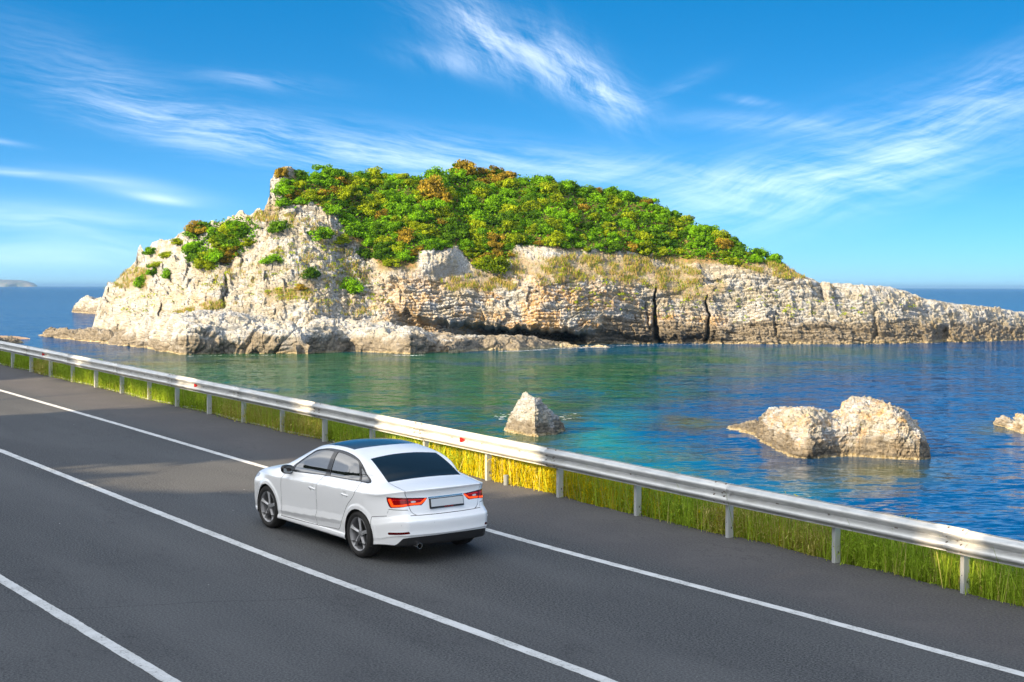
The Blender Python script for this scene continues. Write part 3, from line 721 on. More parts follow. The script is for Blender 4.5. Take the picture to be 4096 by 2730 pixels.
# faraway headland
def headland():
    t0 = 20000.0; xs = np.linspace(-420, 84, 150); yh = horizon(xs)
    yt = interp(xs, [(-420,640),(-200,634),(-60,640),(0,642.5),(20,643.6),(45,644.2),(58,646),(72,650.5),(80,654.5),(84,657.5)])
    n = 24; ph = np.linspace(0, math.pi, n)[:, None]
    zt = (yh - yt)*K/FPX*t0 + H
    P = CAM_P + sight(xs, yh)[None]*(t0 - 800*np.cos(ph))[..., None]
    P[..., 2] = -4 + (zt + 4)*np.sin(ph)**.6
    P[..., 2] += fbm(P/160, 4, 401)*16*np.sin(ph)
    P[..., 1] += fbm(P/130, 3, 405)*100
    nr, nu = n, len(xs); ii = np.arange(nr - 1)[:, None]*nu + np.arange(nu - 1)[None]
    me = new_mesh('headland', P.reshape(-1, 3), np.stack([ii, ii + 1, ii + nu + 1, ii + nu], -1).reshape(-1, 4), True)
    def b_(t, b):
        n1 = t.noise(t.pos(), .01, 5, .6); t.put(b.inputs['Base Color'], t.mix(t.step(n1, .4, .6), (.05, .065, .045), (.15, .13, .10)))
    me.materials.append(material('distant scrub hills', rough=1.0, build=b_)); obj('headland', me, kind='structure')
headland()

# ================================================================ sea
def build_sea():
    an = np.concatenate([np.linspace(-85, -20, 20)[:-1], np.linspace(-20, 20, 420), np.linspace(20, 85, 20)[1:]])
    rr = np.concatenate([np.geomspace(24, 700, 430), np.geomspace(720, 80000, 60)])
    R, A = np.meshgrid(rr, np.radians(an), indexing='ij')
    P = np.stack([R*np.sin(A), R*np.cos(A), R*0], -1)
    sh = to_image_xy(P.reshape(-1, 3)).reshape(P.shape[:2] + (2,)); X, Y = sh[..., 0], sh[..., 1]
    nz = fbm(P/np.array([18., 26, 1]), 4, 501); nz2 = fbm(P/np.array([7., 9, 1]), 4, 511)
    Xw, Yw = X + nz*90, Y + nz*22
    bl = lambda x, y, a, b: np.exp(-((Xw - x)/a)**2 - ((Yw - y)/b)**2)
    green = bl(900, 880, 420, 75) + .8*bl(620, 850, 260, 30) + .9*bl(1130, 1000, 120, 70) + .55*bl(1750, 825, 420, 26) + .7*bl(1350, 880, 300, 50) + .35*bl(380, 860, 200, 30)
    green = np.clip(green*1.7*(.80 + .8*nz2), 0, 1)
    turq = np.clip(1.25*(bl(1370, 1018, 95, 34) + .6*bl(1480, 1070, 140, 40) + .35*bl(1790, 1120, 180, 36) + .35*bl(1440, 960, 110, 30))*(.9 + .7*nz2), 0, 1)
    weed = np.clip((bl(1640, 985, 70, 14) + bl(1310, 958, 40, 18) + 1.2*bl(1960, 1085, 190, 26) + 1.1*bl(1215, 1012, 100, 20) + .6*bl(2270, 985, 60, 16) + .6*bl(300, 825, 260, 20) + .35*bl(650, 835, 500, 16))*(1 + .6*nz2), 0, 1)
    nr, nu = P.shape[:2]; ii = np.arange(nr - 1)[:, None]*nu + np.arange(nu - 1)[None]
    me = new_mesh('sea', P.reshape(-1, 3), np.stack([ii, ii + nu, ii + nu + 1, ii + 1], -1).reshape(-1, 4), True)
    attr(me, 'green', green.ravel()); attr(me, 'turq', turq.ravel()); attr(me, 'weed', weed.ravel())
    m = bpy.data.materials.new('sea water'); m.use_nodes = True; t = NT(m.node_tree)
    t.n.remove(m.node_tree.nodes['Principled BSDF']); out = m.node_tree.nodes['Material Output']
    p = t.pos()
    w1 = t.noise(t.vm('MULTIPLY', p, (.22, .42, 1)), 1.0, 4, .6, .3)
    w2 = t.noise(t.vm('MULTIPLY', p, (.75, 1.5, 1)), 1.0, 4, .6, .5)
    w3 = t.noise(t.vm('MULTIPLY', p, (3.0, 5.0, 1)), 1.0, 3, .55, .3)
    big = t.noise(t.vm('MULTIPLY', p, (.012, .05, 1)), 1.0, 3, .5)
    ht = t.m('ADD', t.m('MULTIPLY', w1, 1.0), t.m('ADD', t.m('MULTIPLY', w2, .34), t.m('MULTIPLY', w3, .07)))
    def slope_noise(sc, amp, det):
        n = t.n.new('ShaderNodeTexNoise'); t.put(n.inputs['Vector'], t.vm('MULTIPLY', p, sc)); n.inputs['Scale'].default_value = 1.0; n.inputs['Detail'].default_value = det; n.inputs['Roughness'].default_value = .6
        return t.vm('MULTIPLY', t.vm('SUBTRACT', n.outputs['Color'], (.5, .5, .5)), (amp*.7, amp, 0))
    gust = t.m('ADD', .55, t.m('MULTIPLY', t.step(big, .30, .70), .9))
    sl_ = t.vm('ADD', slope_noise((.22, .46, 1), WAVE*.75, 3), slope_noise((1.0, 2.1, 1), WAVE, 3))
    sc_ = t.n.new('ShaderNodeVectorMath'); sc_.operation = 'SCALE'; t.put(sc_.inputs[0], sl_); t.put(sc_.inputs['Scale'], gust)
    nrm = t.vm('NORMALIZE', t.vm('ADD', sc_.outputs[0], (0, 0, 1)))
    deep = t.mix(t.step(big, .35, .65), (.000, .022, .088), (.001, .036, .128))
    deep = t.mix(t.m('MULTIPLY', t.step(w2, .45, .65), .55), deep, (.0, .075, .215))  # light and dark of the ripples put into the water colour
    c = t.mix(t.attr('green'), deep, t.mix(t.step(w1, .35, .65), (.001, .044, .028), (.006, .078, .036)))
    c = t.mix(t.attr('turq'), c, (.003, .17, .19))
    c = t.mix(t.m('MULTIPLY', t.attr('weed'), .8), c, (.045, .060, .012))
    df = t.node('ShaderNodeBsdfDiffuse', Color=c, Normal=nrm)
    gl = t.node('ShaderNodeBsdfGlossy', Roughness=.05, Normal=nrm); gl.inputs['Color'].default_value = (.95, .97, 1, 1)
    fr = t.node('ShaderNodeFresnel', IOR=1.333, Normal=nrm)
    fac = t.m('MINIMUM', t.m('MULTIPLY', fr.outputs[0], .75), .34)
    mx = t.n.new('ShaderNodeMixShader'); t.put(mx.inputs[0], fac); t.l.new(df.outputs[0], mx.inputs[1]); t.l.new(gl.outputs[0], mx.inputs[2])
    t.l.new(mx.outputs[0], out.inputs[0]); me.materials.append(m)
    obj('sea', me, kind='structure')
build_sea()

def haze():
    b = MB(); b.box((0, 30000, 34), (170000, 104000, 80)); me = b.mesh('haze')
    m = bpy.data.materials.new('sea haze'); m.use_nodes = True; t = NT(m.node_tree); t.n.remove(m.node_tree.nodes['Principled BSDF'])
    v = t.n.new('ShaderNodeVolumePrincipled'); v.inputs['Color'].default_value = (.17, .35, .62, 1); v.inputs['Density'].default_value = HAZE
    t.l.new(v.outputs[0], m.node_tree.nodes['Material Output'].inputs['Volume']); me.materials.append(m)
    obj('haze', me, kind='stuff')
if HAZE > 0: haze()

def foam():
    VV = []; r = np.random.default_rng(3)
    for pts, n, spread in (([(1150,808),(1200,806.5),(1260,803)], 240, .5), ([(1270,801),(1330,799.5),(1400,798.5)], 420, .6), ([(1400,795.5),(1509,793),(1640,792.5)], 150, .4), ([(900,816),(944,817.5),(980,816)], 120, .5), ([(1146,953),(1156,958),(1163,950)], 26, 1.6), ([(1296,960),(1306,952),(1316,946)], 18, 2.0), ([(430,819),(513,817),(684,816.5)], 60, .3), ([(1700,793),(1912,793),(2189,789.5)], 120, .3)):
        p = np.array(pts, float); u = r.random(n)*(len(p) - 1); i = np.minimum(u.astype(int), len(p) - 2); q = p[i] + (u - i)[:, None]*(p[i+1] - p[i])
        P = on_water(q[:, 0], q[:, 1]); P[:, 0] += r.normal(size=n)*.4; P[:, 1] -= np.abs(r.normal(size=n))*spread*1.6; P[:, 2] = .02
        sz = .05 + .22*r.random(n)**2.5
        th = np.arange(6)*math.pi/3
        V = P[:, None] + np.stack([np.cos(th)[None]*sz[:, None]*(1.0 + r.random((n, 6))), np.sin(th)[None]*sz[:, None]*(.5 + .5*r.random((n, 6))), np.zeros((n, 6))], -1)
        VV.append(V.reshape(-1, 3))
    V = np.concatenate(VV); me = new_mesh('sea_foam', V, np.arange(len(V)).reshape(-1, 6), False, mats=(material('sea foam', (.8, .82, .82), .9),)); obj('sea_foam', me, kind='stuff')
foam()
# ================================================================ land, road, guard rail, verge
ALONG_A = [(-5, 13.15), (8, 13.12), (13, 13.05), (19, 12.88), (27, 12.86), (36, 12.95), (45, 12.99), (70, 13.0)]
ALONG_B = [(-5, 9.56), (12.6, 9.54), (20, 9.42), (27, 9.45), (33, 9.48), (70, 9.5)]
ALONG_C = [(-5, 6.03), (14, 6.01), (20, 6.0), (70, 6.0)]
RAIL_S = 15.42
def edge_s(a): return 15.50 + .03*np.sin(a*.9) + .03*np.sin(a*2.3 + 1) + .04*sstep(28, 16, a)

def ground_build(t, b):
    n = t.noise(t.pos(), 1.2, 5, .6); n2 = t.noise(t.pos(), 7.0, 3, .6)
    c = t.mix(t.step(n, .35, .65), (.085, .075, .035), (.13, .10, .055)); c = t.mix(t.m('MULTIPLY', t.step(n2, .5, .7), .5), c, (.05, .06, .02))
    t.put(b.inputs['Base Color'], c); t.put(b.inputs['Normal'], t.bump(n2, .1))
def build_land():
    a = np.linspace(-40, 95, 220); s = np.concatenate([np.linspace(-70, 0, 50), np.linspace(1, 15.4, 8), np.linspace(15.6, 50, 60)])
    A, S = np.meshgrid(a, s, indexing='ij'); P = road_pt(A, S)
    hill = np.maximum(-S - .5, 0); hz = np.minimum(hill*.55, 4.2 + .18*hill)
    near = sstep(2, 9, A)                                            # the slope drops away where the viewer stands
    hz = hz*(.25 + .75*near) + (fbm(P/5, 3, 601)*.5)*sstep(.5, 3, hill)
    down = np.maximum(S - np.maximum(edge_s(A), 15.6), 0)
    P[..., 2] += -.05*sstep(0, 1, S) + hz - down*(.42 + .06*fbm(P/4, 3, 605)) - .10*sstep(0, .15, down)
    P[..., 2] = np.maximum(P[..., 2], -3)
    nr, nu = A.shape; ii = np.arange(nr - 1)[:, None]*nu + np.arange(nu - 1)[None]
    me = new_mesh('ground', P.reshape(-1, 3), np.stack([ii, ii + nu, ii + nu + 1, ii + 1], -1).reshape(-1, 4)[:, ::-1], True, mats=(material('verge soil', rough=1.0, build=ground_build),))
    obj('ground', me, kind='structure')
build_land()

def asphalt_build(t, b):
    p = t.pos(); sp = t.node('ShaderNodeSeparateXYZ', i0=p).outputs       # road frame: x along, y across
    g = t.noise(p, 38.0, 2, .8); g2 = t.noise(p, 32.0, 3, .65); big = t.noise(t.vm('MULTIPLY', p, (.10, .55, 1)), 1.0, 4, .6); bl = t.noise(p, .7, 5, .6)
    c = t.mix(t.step(g, .34, .66), (.008, .009, .010), (.104, .107, .110))
    c = t.mix(t.m('MULTIPLY', t.step(big, .38, .64), .40), c, (.090, .092, .094))
    c = t.mix(t.m('MULTIPLY', t.step(bl, .45, .7), .35), c, (.050, .051, .054))
    # worn wheel tracks are paler, the shoulder is coarser and browner
    def track(y0, w): return t.m('EXPONENT', t.m('MULTIPLY', t.m('POWER', t.m('DIVIDE', t.m('ABSOLUTE', t.m('SUBTRACT', sp[1], y0)), w), 2.0), -1.0))
    tr = track(3.3, .45)
    for y0 in (5.0, 7.0, 8.7, 10.5, 12.1): tr = t.m('ADD', tr, track(y0, .42))
    c = t.mix(t.m('MULTIPLY', tr, t.m('MULTIPLY', t.step(big, .25, .6), .26)), c, t.mix(t.step(g, .3, .7), (.066, .068, .070), (.140, .142, .144)))
    sh = t.step(sp[1], 13.1, 13.9)
    shc = t.mix(t.step(g2, .36, .66), (.040, .036, .038), (.108, .100, .100))
    shc = t.mix(t.m('MULTIPLY', t.step(bl, .42, .66), .45), shc, (.120, .110, .107))
    c = t.mix(t.m('MULTIPLY', sh, .65), c, shc)
    # pale scuffs and dots of paint
    sc = t.noise(t.vm('MULTIPLY', p, (.9, 3.5, 1)), 1.0, 6, .75, .6); scm = t.m('MULTIPLY', t.step(sc, .665, .74), t.step(g2, .48, .60))
    c = t.mix(t.m('MULTIPLY', scm, t.m('ADD', .25, t.m('MULTIPLY', sh, .45))), c, (.42, .41, .40))
    vo = t.n.new('ShaderNodeTexVoronoi'); t.put(vo.inputs['Vector'], p); vo.inputs['Scale'].default_value = 2.3
    dot = t.step(vo.outputs['Distance'], .030, .018)
    pk = t.node('ShaderNodeSeparateColor', i0=vo.outputs['Color']).outputs[0]
    c = t.mix(t.m('MULTIPLY', dot, t.step(pk, .70, .74)), c, (.55, .54, .52))
    jl = t.m('ABSOLUTE', t.m('SUBTRACT', t.m('SUBTRACT', sp[0], t.m('MULTIPLY', sp[1], -.42)), t.m('ADD', 20.9, t.m('MULTIPLY', t.noise(p, 1.5, 3, .6), .25))))
    c = t.mix(t.m('MULTIPLY', t.step(jl, .022, .006), t.m('MULTIPLY', t.step(sp[1], 9.3, 8.6), t.step(g2, .35, .6))), c, (.02, .02, .02))
    cn = t.m('ABSOLUTE', t.m('SUBTRACT', t.noise(t.vm('MULTIPLY', p, (.5, .9, 1)), 1.0, 6, .7), .5))
    c = t.mix(t.m('MULTIPLY', t.step(cn, .006, .001), t.m('MULTIPLY', t.step(bl, .5, .62), .8)), c, (.02, .02, .021))
    t.put(b.inputs['Base Color'], c)
    t.put(b.inputs['Roughness'], t.m('ADD', .72, t.m('MULTIPLY', g2, .2)))
    t.put(b.inputs['Normal'], t.bump(t.m('ADD', g, t.m('MULTIPLY', g2, .6)), .012, .8))
M_ASPH = material('old asphalt', rough=.85, build=asphalt_build, Specular__IOR__Level=.35)
def paint_build(t, b):
    p = t.pos(); n = t.noise(p, 30.0, 3, .7); n2 = t.noise(p, 3.0, 5, .7); n3 = t.noise(p, 90.0, 2, .6)
    c = t.mix(t.step(n2, .35, .7), (.56, .57, .57), (.44, .45, .44))
    wear = t.m('MULTIPLY', t.step(n, .52, .66), t.step(n2, .38, .60)); c = t.mix(wear, c, (.15, .15, .15))
    c = t.mix(t.m('MULTIPLY', t.step(n3, .55, .7), .25), c, (.30, .30, .30))
    t.put(b.inputs['Base Color'], c); t.put(b.inputs['Normal'], t.bump(n, .006))
M_LINE = material('worn white road paint', rough=.75, build=paint_build)

ROADM = Matrix.Identity(4)
_zx = np.array([RD[0], RD[1], 0]); _zx = _zx - RN*(_zx @ RN); _zx /= np.linalg.norm(_zx)
_zy = np.array([RM[0], RM[1], 0]); _zy = _zy - RN*(_zy @ RN); _zy -= _zx*(_zy @ _zx); _zy /= np.linalg.norm(_zy)
_zn = np.cross(_zx, _zy)
def to_road_frame(P):
    """world points -> coordinates of an object laid in the road plane"""
    q = P - ROAD0; return np.stack([q @ _zx, q @ _zy, q @ _zn], -1)
ROAD0 = road_pt(0.0, 0.0)
ROADM = Matrix(((_zx[0], _zy[0], _zn[0], ROAD0[0]), (_zx[1], _zy[1], _zn[1], ROAD0[1]), (_zx[2], _zy[2], _zn[2], ROAD0[2]), (0, 0, 0, 1)))

def road_sheet(name, a, s0, s1, dz, mat, ns=2, kind='structure'):
    f = np.linspace(0, 1, ns)[None]; S = s0[:, None]*(1 - f) + s1[:, None]*f; A = np.broadcast_to(a[:, None], S.shape)
    L = to_road_frame(road_pt(A, S, dz)).reshape(-1, 3)
    nu = ns; ii = np.arange(len(a) - 1)[:, None]*nu + np.arange(nu - 1)[None]
    F = np.stack([ii, ii + nu, ii + nu + 1, ii + 1], -1).reshape(-1, 4)
    me = new_mesh(name, L, F, False, mats=(mat,)); o = obj(name, me, kind=kind); o.matrix_world = ROADM
    n = me.polygons[0].normal
    if n.z < 0: me.flip_normals()
    return o
aa = np.linspace(-30, 90, 2400)
jag = vnoise(np.stack([aa*6, aa*0, aa*0], 1), 7)*.035 + vnoise(np.stack([aa*1.3, aa*0, aa*0], 1), 8)*.05
road_sheet('road', aa, aa*0 + 1.2, edge_s(aa) + jag, 0.0, M_ASPH, 3)
al = np.linspace(-30, 90, 4200)
for i, tab in enumerate((ALONG_A, ALONG_B, ALONG_C, [(-40, 2.4), (90, 2.4)])):
    c = pchip([p[0] for p in tab], [p[1] for p in tab], al); q = al*0
    e0 = vnoise(np.stack([al*11, q + i, q], 1), 9)*.004 + vnoise(np.stack([al*2, q + i, q], 1), 12)*.004
    e1 = vnoise(np.stack([al*11, q + i, q], 1), 10)*.004 + vnoise(np.stack([al*2, q + i, q], 1), 13)*.004
    w = (.070, .074, .076, .07)[i]
    road_sheet('lane_line', al, c - w + e0, c + w + e1, .004, M_LINE)

# -------- guard rail
def galv_build(t, b):
    p = t.pos(); n = t.noise(p, 2.0, 5, .6); n2 = t.noise(t.vm('MULTIPLY', p, (.8, 3, 14)), 1.0, 4, .6)
    c = t.mix(t.step(n, .35, .65), (.60, .61, .605), (.50, .515, .51)); c = t.mix(t.m('MULTIPLY', t.step(n2, .50, .72), .5), c, (.34, .34, .325))
    t.put(b.inputs['Base Color'], c); t.put(b.inputs['Roughness'], t.m('ADD', .34, t.m('MULTIPLY', n, .2)))
M_GALV = material('galvanised steel', rough=.45, metal=.30, build=galv_build)
M_GALVP = material('dull galvanised post', (.44, .46, .455), .55, .35)
M_BOLT = material('weathered bolt', (.20, .17, .14), .6, .5)
M_HOLE = material('bolt slot', (.01, .01, .01), .9)
M_REFL = material('red reflector', (.62, .012, .010), .25, Coat__Weight=.5)

POSTS = [(-23.4, 0)]
def rail_build():
    root = bpy.data.objects.new('guard_rail', None); COL.objects.link(root)
    root['label'] = 'long galvanised steel crash barrier on posts along the seaward edge of the road'; root['category'] = 'guard rail'
    root.location = Vector(road_pt(13.3, RAIL_S)); RI = Matrix.Translation(-root.location)
    px = [(54.4,1471),(130.6,1488.4),(210.2,1506.7),(297.2,1527.6),(388.2,1549.8),(487,1574.6),(591.9,1601.1),(710.2,1626.8),(836,1657.3),(975.3,1689.9),(1129,1726.7),(1298.3,1766.9),(1487,1812),(1699,1863),(1937.3,1923.3),(2211.9,1992.5),(2527.1,2066),(2896.3,2153),(3332.2,2253),(3859.7,2372.7)]
    q = on_road(np.array([p[0] for p in px])/K, np.array([p[1] for p in px])/K); pa, _ = road_as(q)
    pa = np.sort(pa); pa = np.concatenate([pa[0] - 2.1*np.arange(2, 0, -1), pa, pa[-1] + 1.95*np.arange(1, 9)])
    d3 = np.array([RD[0], RD[1], -(RN[0]*RD[0] + RN[1]*RD[1])/RN[2]]); d3 /= np.linalg.norm(d3)
    m3 = np.array([RM[0], RM[1], 0]); up = np.array([0, 0, 1.0])
    B = np.stack([d3, m3, up], 1)                    # columns: along, seaward, up
    def place(V, a, s, z): return road_pt(a, s) + np.array([0, 0, z]) + np.asarray(V) @ B.T - np.array(root.location)
    # posts: C section, flat web facing the traffic
    w, dpt, th = .058, .105, .006
    for a in pa:
        b = MB(); h0, h1 = -.35, .77
        # local: x along, y seaward, z up; closed on the road side and on the left flank
        # photo shows a narrow face towards the viewer and a broad flank
        b.box((0, -.045, (h0+h1)/2), (w, th, h1-h0), None, 0, .002); b.box((-w/2 + th/2, .005, (h0+h1)/2 - .002), (th, dpt - th, h1-h0), None, 0, .002); b.box((w/2 - th/2, .005, (h0+h1)/2 - .003), (th, dpt - th, h1-h0), None, 0, .002)
        for hz, hh in ((.14, .030),): b.box((-w/2 - .001, .012, hz), (.004, .012, hh), None, 1)
        b.box((0.0, -.0485, .22), (.008, .004, .012), None, 1)
        V = place(np.concatenate(b.V), a, RAIL_S + .02, 0)
        obj('post', new_mesh('post', V, b.F, False, mats=(M_GALVP, M_HOLE), mat_idx=b.I), root)
        # spacer plate and its bolt in the valley of the beam
        b = MB(); b.box((0, .004, .650), (.075, .005, .055), None, 0, .001)
        o = obj('bolt_plate', new_mesh('bolt_plate', place(np.concatenate(b.V), a, RAIL_S - .106, 0), b.F, False, mats=(M_GALVP,)), root)
        b = MB(); b.tube((0, .004, .650), (0, -.010, .650), .013, 10)
        obj('bolt', new_mesh('bolt', place(np.concatenate(b.V), a, RAIL_S - .107, 0), b.F, False, mats=(M_BOLT,)), o)
        b = MB(); b.box((0, .055, .650), (.075, .085, .20), None, 0, .004)
        obj('spacer', new_mesh('spacer', place(np.concatenate(b.V), a, RAIL_S - .125, 0), b.F, False, mats=(M_GALVP,)), root)
    # W beam, sections overlap at every second post
    prof = [(-.030,.158),(-.012,.155),(.000,.148),(-.018,.132),(-.050,.112),(-.072,.098),(-.079,.084),(-.079,.070),(-.072,.056),(-.050,.040),(-.018,.022),(-.003,.010),(.000,0.0)]
    prof = [(y, z) for y, z in prof[1:]]; full = prof + [(y, -z) for y, z in prof[::-1][1:]]
    full = [(-.028, .160)] + full[0:0] + full + [(-.028, -.160)]
    full = np.array([(-.012,.156)] + [(y, z) for y, z in full[2:-2]] + [(-.012,-.156)])
    n = len(full); zc = .650; base_s = RAIL_S - .105
    ends = pa[::2]
    k = 0
    for i in range(len(ends) - 1):
        a0, a1 = ends[i] - .16, ends[i+1] + .16
        st = np.linspace(a0, a1, 8); off = .0 if i % 2 else .004
        sag = vnoise(np.array([[i*3.1, 0, 0], [i*3.1 + 5, 0, 0]]), 77)*.006
        V = []
        for t_, a in enumerate(st):
            f = t_/7
            V.append(place(np.stack([np.zeros(n), full[:,0] - off, full[:,1] + zc + sag[0]*(1-f) + sag[1]*f], 1), a, base_s, 0))
        V = np.concatenate(V); F = []
        for t_ in range(7):
            for j in range(n - 1): F.append((t_*n + j, t_*n + j + 1, (t_+1)*n + j + 1, (t_+1)*n + j))
        me = new_mesh('rail_beam', V, F, True, mats=(M_GALV,)); o = obj('rail_beam', me, root)
        so_ = o.modifiers.new('t', 'SOLIDIFY'); so_.thickness = .004; so_.offset = 0
        # splice bolts
        for da in (-.09, .13):
            for zz, yy in ((.140, -.012), (.036, -.046), (-.036, -.046), (-.118, -.046)):
                bb = MB(); bb.tube((0, yy + .01, zc + zz), (0, yy - .016, zc + zz), .014, 10, r2=.010)
                obj('bolt', new_mesh('bolt', place(np.concatenate(bb.V), ends[i+1] + da, base_s, 0), bb.F, False, mats=(M_BOLT,)), o)
        for f in (.25, .72):
            bb = MB(); bb.box((0, -.0035, zc + .004), (.055, .004, .016), None, 0, .001)
            obj('slot', new_mesh('slot', place(np.concatenate(bb.V), a0 + (a1 - a0)*f, base_s, 0), bb.F, False, mats=(M_BOLT,)), o)
    # three red reflectors
    for sx, sy in ((98, 818), (448, 888), (1060, 1016)):
        D = sight(np.array([sx]), np.array([sy]))[0]; sD = D[0]*RM[0] + D[1]*RM[1]; P = CAM_P + D*((base_s - .05)/sD)
        a, _ = road_as(P); bb = MB()
        V = np.array([(.050,-.055,-.085),(.050,-.055,.085),(-.045,-.055,.022),(-.045,-.055,-.022),(.056,0,-.088),(.056,0,.088),(-.052,0,.024),(-.052,0,-.024)])
        bb.add(V, [(0,1,2,3),(4,7,6,5),(0,4,5,1),(1,5,6,2),(2,6,7,3),(3,7,4,0)])
        obj('reflector', new_mesh('reflector', place(V, a, base_s, zc), bb.F, False, mats=(M_REFL,)), root)
rail_build()

# -------- verge plants
def plant_mat(name, lo, hi, trans=.3):
    m = bpy.data.materials.new(name); m.use_nodes = True; t = NT(m.node_tree)
    t.n.remove(m.node_tree.nodes['Principled BSDF']); out = m.node_tree.nodes['Material Output']
    oi = t.n.new('ShaderNodeObjectInfo').outputs['Random']
    f = t.m('ADD', t.attr('leaf'), t.m('MULTIPLY', t.m('SUBTRACT', oi, .5), .45), clamp=True)
    c = t.mix(f, lo, hi)
    d = t.node('ShaderNodeBsdfDiffuse', Color=c); tr = t.node('ShaderNodeBsdfTranslucent', Color=c)
    mx = t.n.new('ShaderNodeMixShader'); mx.inputs[0].default_value = trans; t.l.new(d.outputs[0], mx.inputs[1]); t.l.new(tr.outputs[0], mx.inputs[2]); t.l.new(mx.outputs[0], out.inputs[0])
    return m

def quads(C, N, U, L, W):
    """leaf quads: centres, normals, long axes, half length, half width"""
    U = U - N*(U*N).sum(1)[:, None]; U /= np.linalg.norm(U, axis=1)[:, None] + 1e-9; B = np.cross(N, U)
    L = np.asarray(L)[:, None]; W = np.asarray(W)[:, None]
    V = np.stack([C - U*L, C + B*W, C + U*L, C - B*W], 1).reshape(-1, 3)
    return V, np.arange(len(V)).reshape(-1, 4)
def rnd_dir(n):
    v = RNG.normal(size=(n, 3)); return v/np.linalg.norm(v, axis=1)[:, None]

def verge():
    """weeds on the bank below the barrier: stems with many small leaves, some dry, some tinted a sunlit yellow"""
    VV, FF, LL, MI = [], [], [], []; base = 0
    n = 17500
    a = 3 + 54*RNG.random(n)**1.12; e = edge_s(a); s = e - .10*RNG.random(n)**6 + 2.2*RNG.random(n)**1.35
    dn = np.maximum(s - e, 0); g = road_pt(a, s); g[:, 2] -= dn*.42 + .05
    clump = fbm(np.stack([a*.8, s*1.2, a*0], 1), 3, 701)
    hgt = (.52 + .24*clump + .20*RNG.random(n)) * (.6 + .4*sstep(0, .35, dn)) + .30*dn*.6
    top = 12 - (12 - (g[:, 2]*0 + road_z(g[:,0], g[:,1]) + .74))/15.4*s               # stay below the view over the rail
    hgt = np.clip(np.minimum(hgt, top - g[:, 2]), .12, .95)
    dry = fbm(np.stack([a*.35, s*.5, a*0 + 9], 1), 3, 707) + .30*np.exp(-((a - 33)/5.0)**2)
    lean = RNG.normal(size=(n, 2))*.10
    m = 26
    for kind in (0, 1, 2):
        yel = (np.exp(-((a - 23.0)/3.0)**2) > RNG.random(n)*1.1)  # stretch where the yellow of sunlight is put into the leaf colour
        if kind == 0: sel = (dry < .26) & ~yel
        elif kind == 1: sel = (dry >= .26) & ~yel
        else: sel = yel
        idx = np.where(sel)[0]
        if not len(idx): continue
        k = len(idx)
        f = RNG.random((k, m))**(.75 if kind != 2 else .6); r = (.085*(1 - f*.72) + .012)*(1.15 if kind != 2 else .75)
        th = RNG.random((k, m))*2*math.pi
        C = g[idx][:, None] + np.stack([lean[idx, 0:1]*f*hgt[idx, None] + r*np.cos(th), lean[idx, 1:2]*f*hgt[idx, None] + r*np.sin(th), f*hgt[idx, None]], -1)
        C = C.reshape(-1, 3); q = len(C)
        N = rnd_dir(q); N[:, 2] = np.abs(N[:, 2]) + .3; N /= np.linalg.norm(N, axis=1)[:, None]
        U = rnd_dir(q); U[:, 2] += 1.5
        sz = RNG.random(q)
        V, F = quads(C, N, U, .020 + .026*sz, .004 + .0045*sz)
        VV.append(V); FF.append(F + base); base += len(V)
        tone = np.clip(.45 + .30*np.repeat(clump[idx], m) + .22*RNG.normal(size=q) + .25*(f.ravel() - .5), 0, 1); LL.append(np.repeat(tone, 4)); MI.append(np.full(q, kind))
        # stems
        C = g[idx]; tip = C + np.stack([lean[idx, 0]*hgt[idx], lean[idx, 1]*hgt[idx], hgt[idx]], 1)
        side = np.stack([RD[0] + 0*a[idx], RD[1] + 0*a[idx], 0*a[idx]], 1)*.0035
        V = np.stack([C - side, C + side, tip + side*.4, tip - side*.4], 1).reshape(-1, 3)
        VV.append(V); FF.append(np.arange(len(V)).reshape(-1, 4) + base); base += len(V); LL.append(np.full(len(V), .3)); MI.append(np.full(k, kind))
    # grass blades and seed stalks
    k = 31000; a = 3 + 54*RNG.random(k)**1.12; e = edge_s(a); s = e - .14*RNG.random(k)**5 + 1.9*RNG.random(k)**1.4; dn = np.maximum(s - e, 0)
    g = road_pt(a, s); g[:, 2] -= dn*.42 + .05
    h = np.clip(np.minimum(.30 + .55*RNG.random(k), 12 - (12 - (road_z(g[:,0], g[:,1]) + .70))/15.4*s - g[:, 2]), .1, .95)
    tip = g + np.concatenate([RNG.normal(size=(k, 2))*.12*h[:, None]*1.5, h[:, None]], 1); mid = g*.45 + tip*.55 + np.array([0, 0, .04])
    side = np.array([RD[0], RD[1], 0])*(.0035 + .004*RNG.random(k))[:, None]
    V = np.stack([g - side, g + side, mid + side*.8, mid - side*.8, mid - side*.8, mid + side*.8, tip + side*.3, tip - side*.3], 1).reshape(-1, 3)
    VV.append(V); FF.append(np.arange(len(V)).reshape(-1, 4) + base); base += len(V)
    LL.append(np.repeat(np.clip(.62 + .25*RNG.normal(size=k), 0, 1), 8)); MI.append(np.repeat(np.where(RNG.random(k) < .20, 1, np.where(np.exp(-((a - 23.0)/3.0)**2) > RNG.random(k)*1.2, 2, 0)), 2))
    me = new_mesh('verge_weeds', np.concatenate(VV), np.concatenate(FF), False, mats=(plant_mat('green weeds', (.19, .29, .02), (.68, .86, .10), .45), plant_mat('dry weeds', (.34, .31, .05), (.82, .72, .26), .42), plant_mat('weeds tinted sunlit yellow', (.40, .34, .01), (.85, .66, .015), .35)), mat_idx=np.concatenate(MI))
    attr(me, 'leaf', np.concatenate(LL)); o = obj('verge_weeds', me, kind='stuff')
verge()

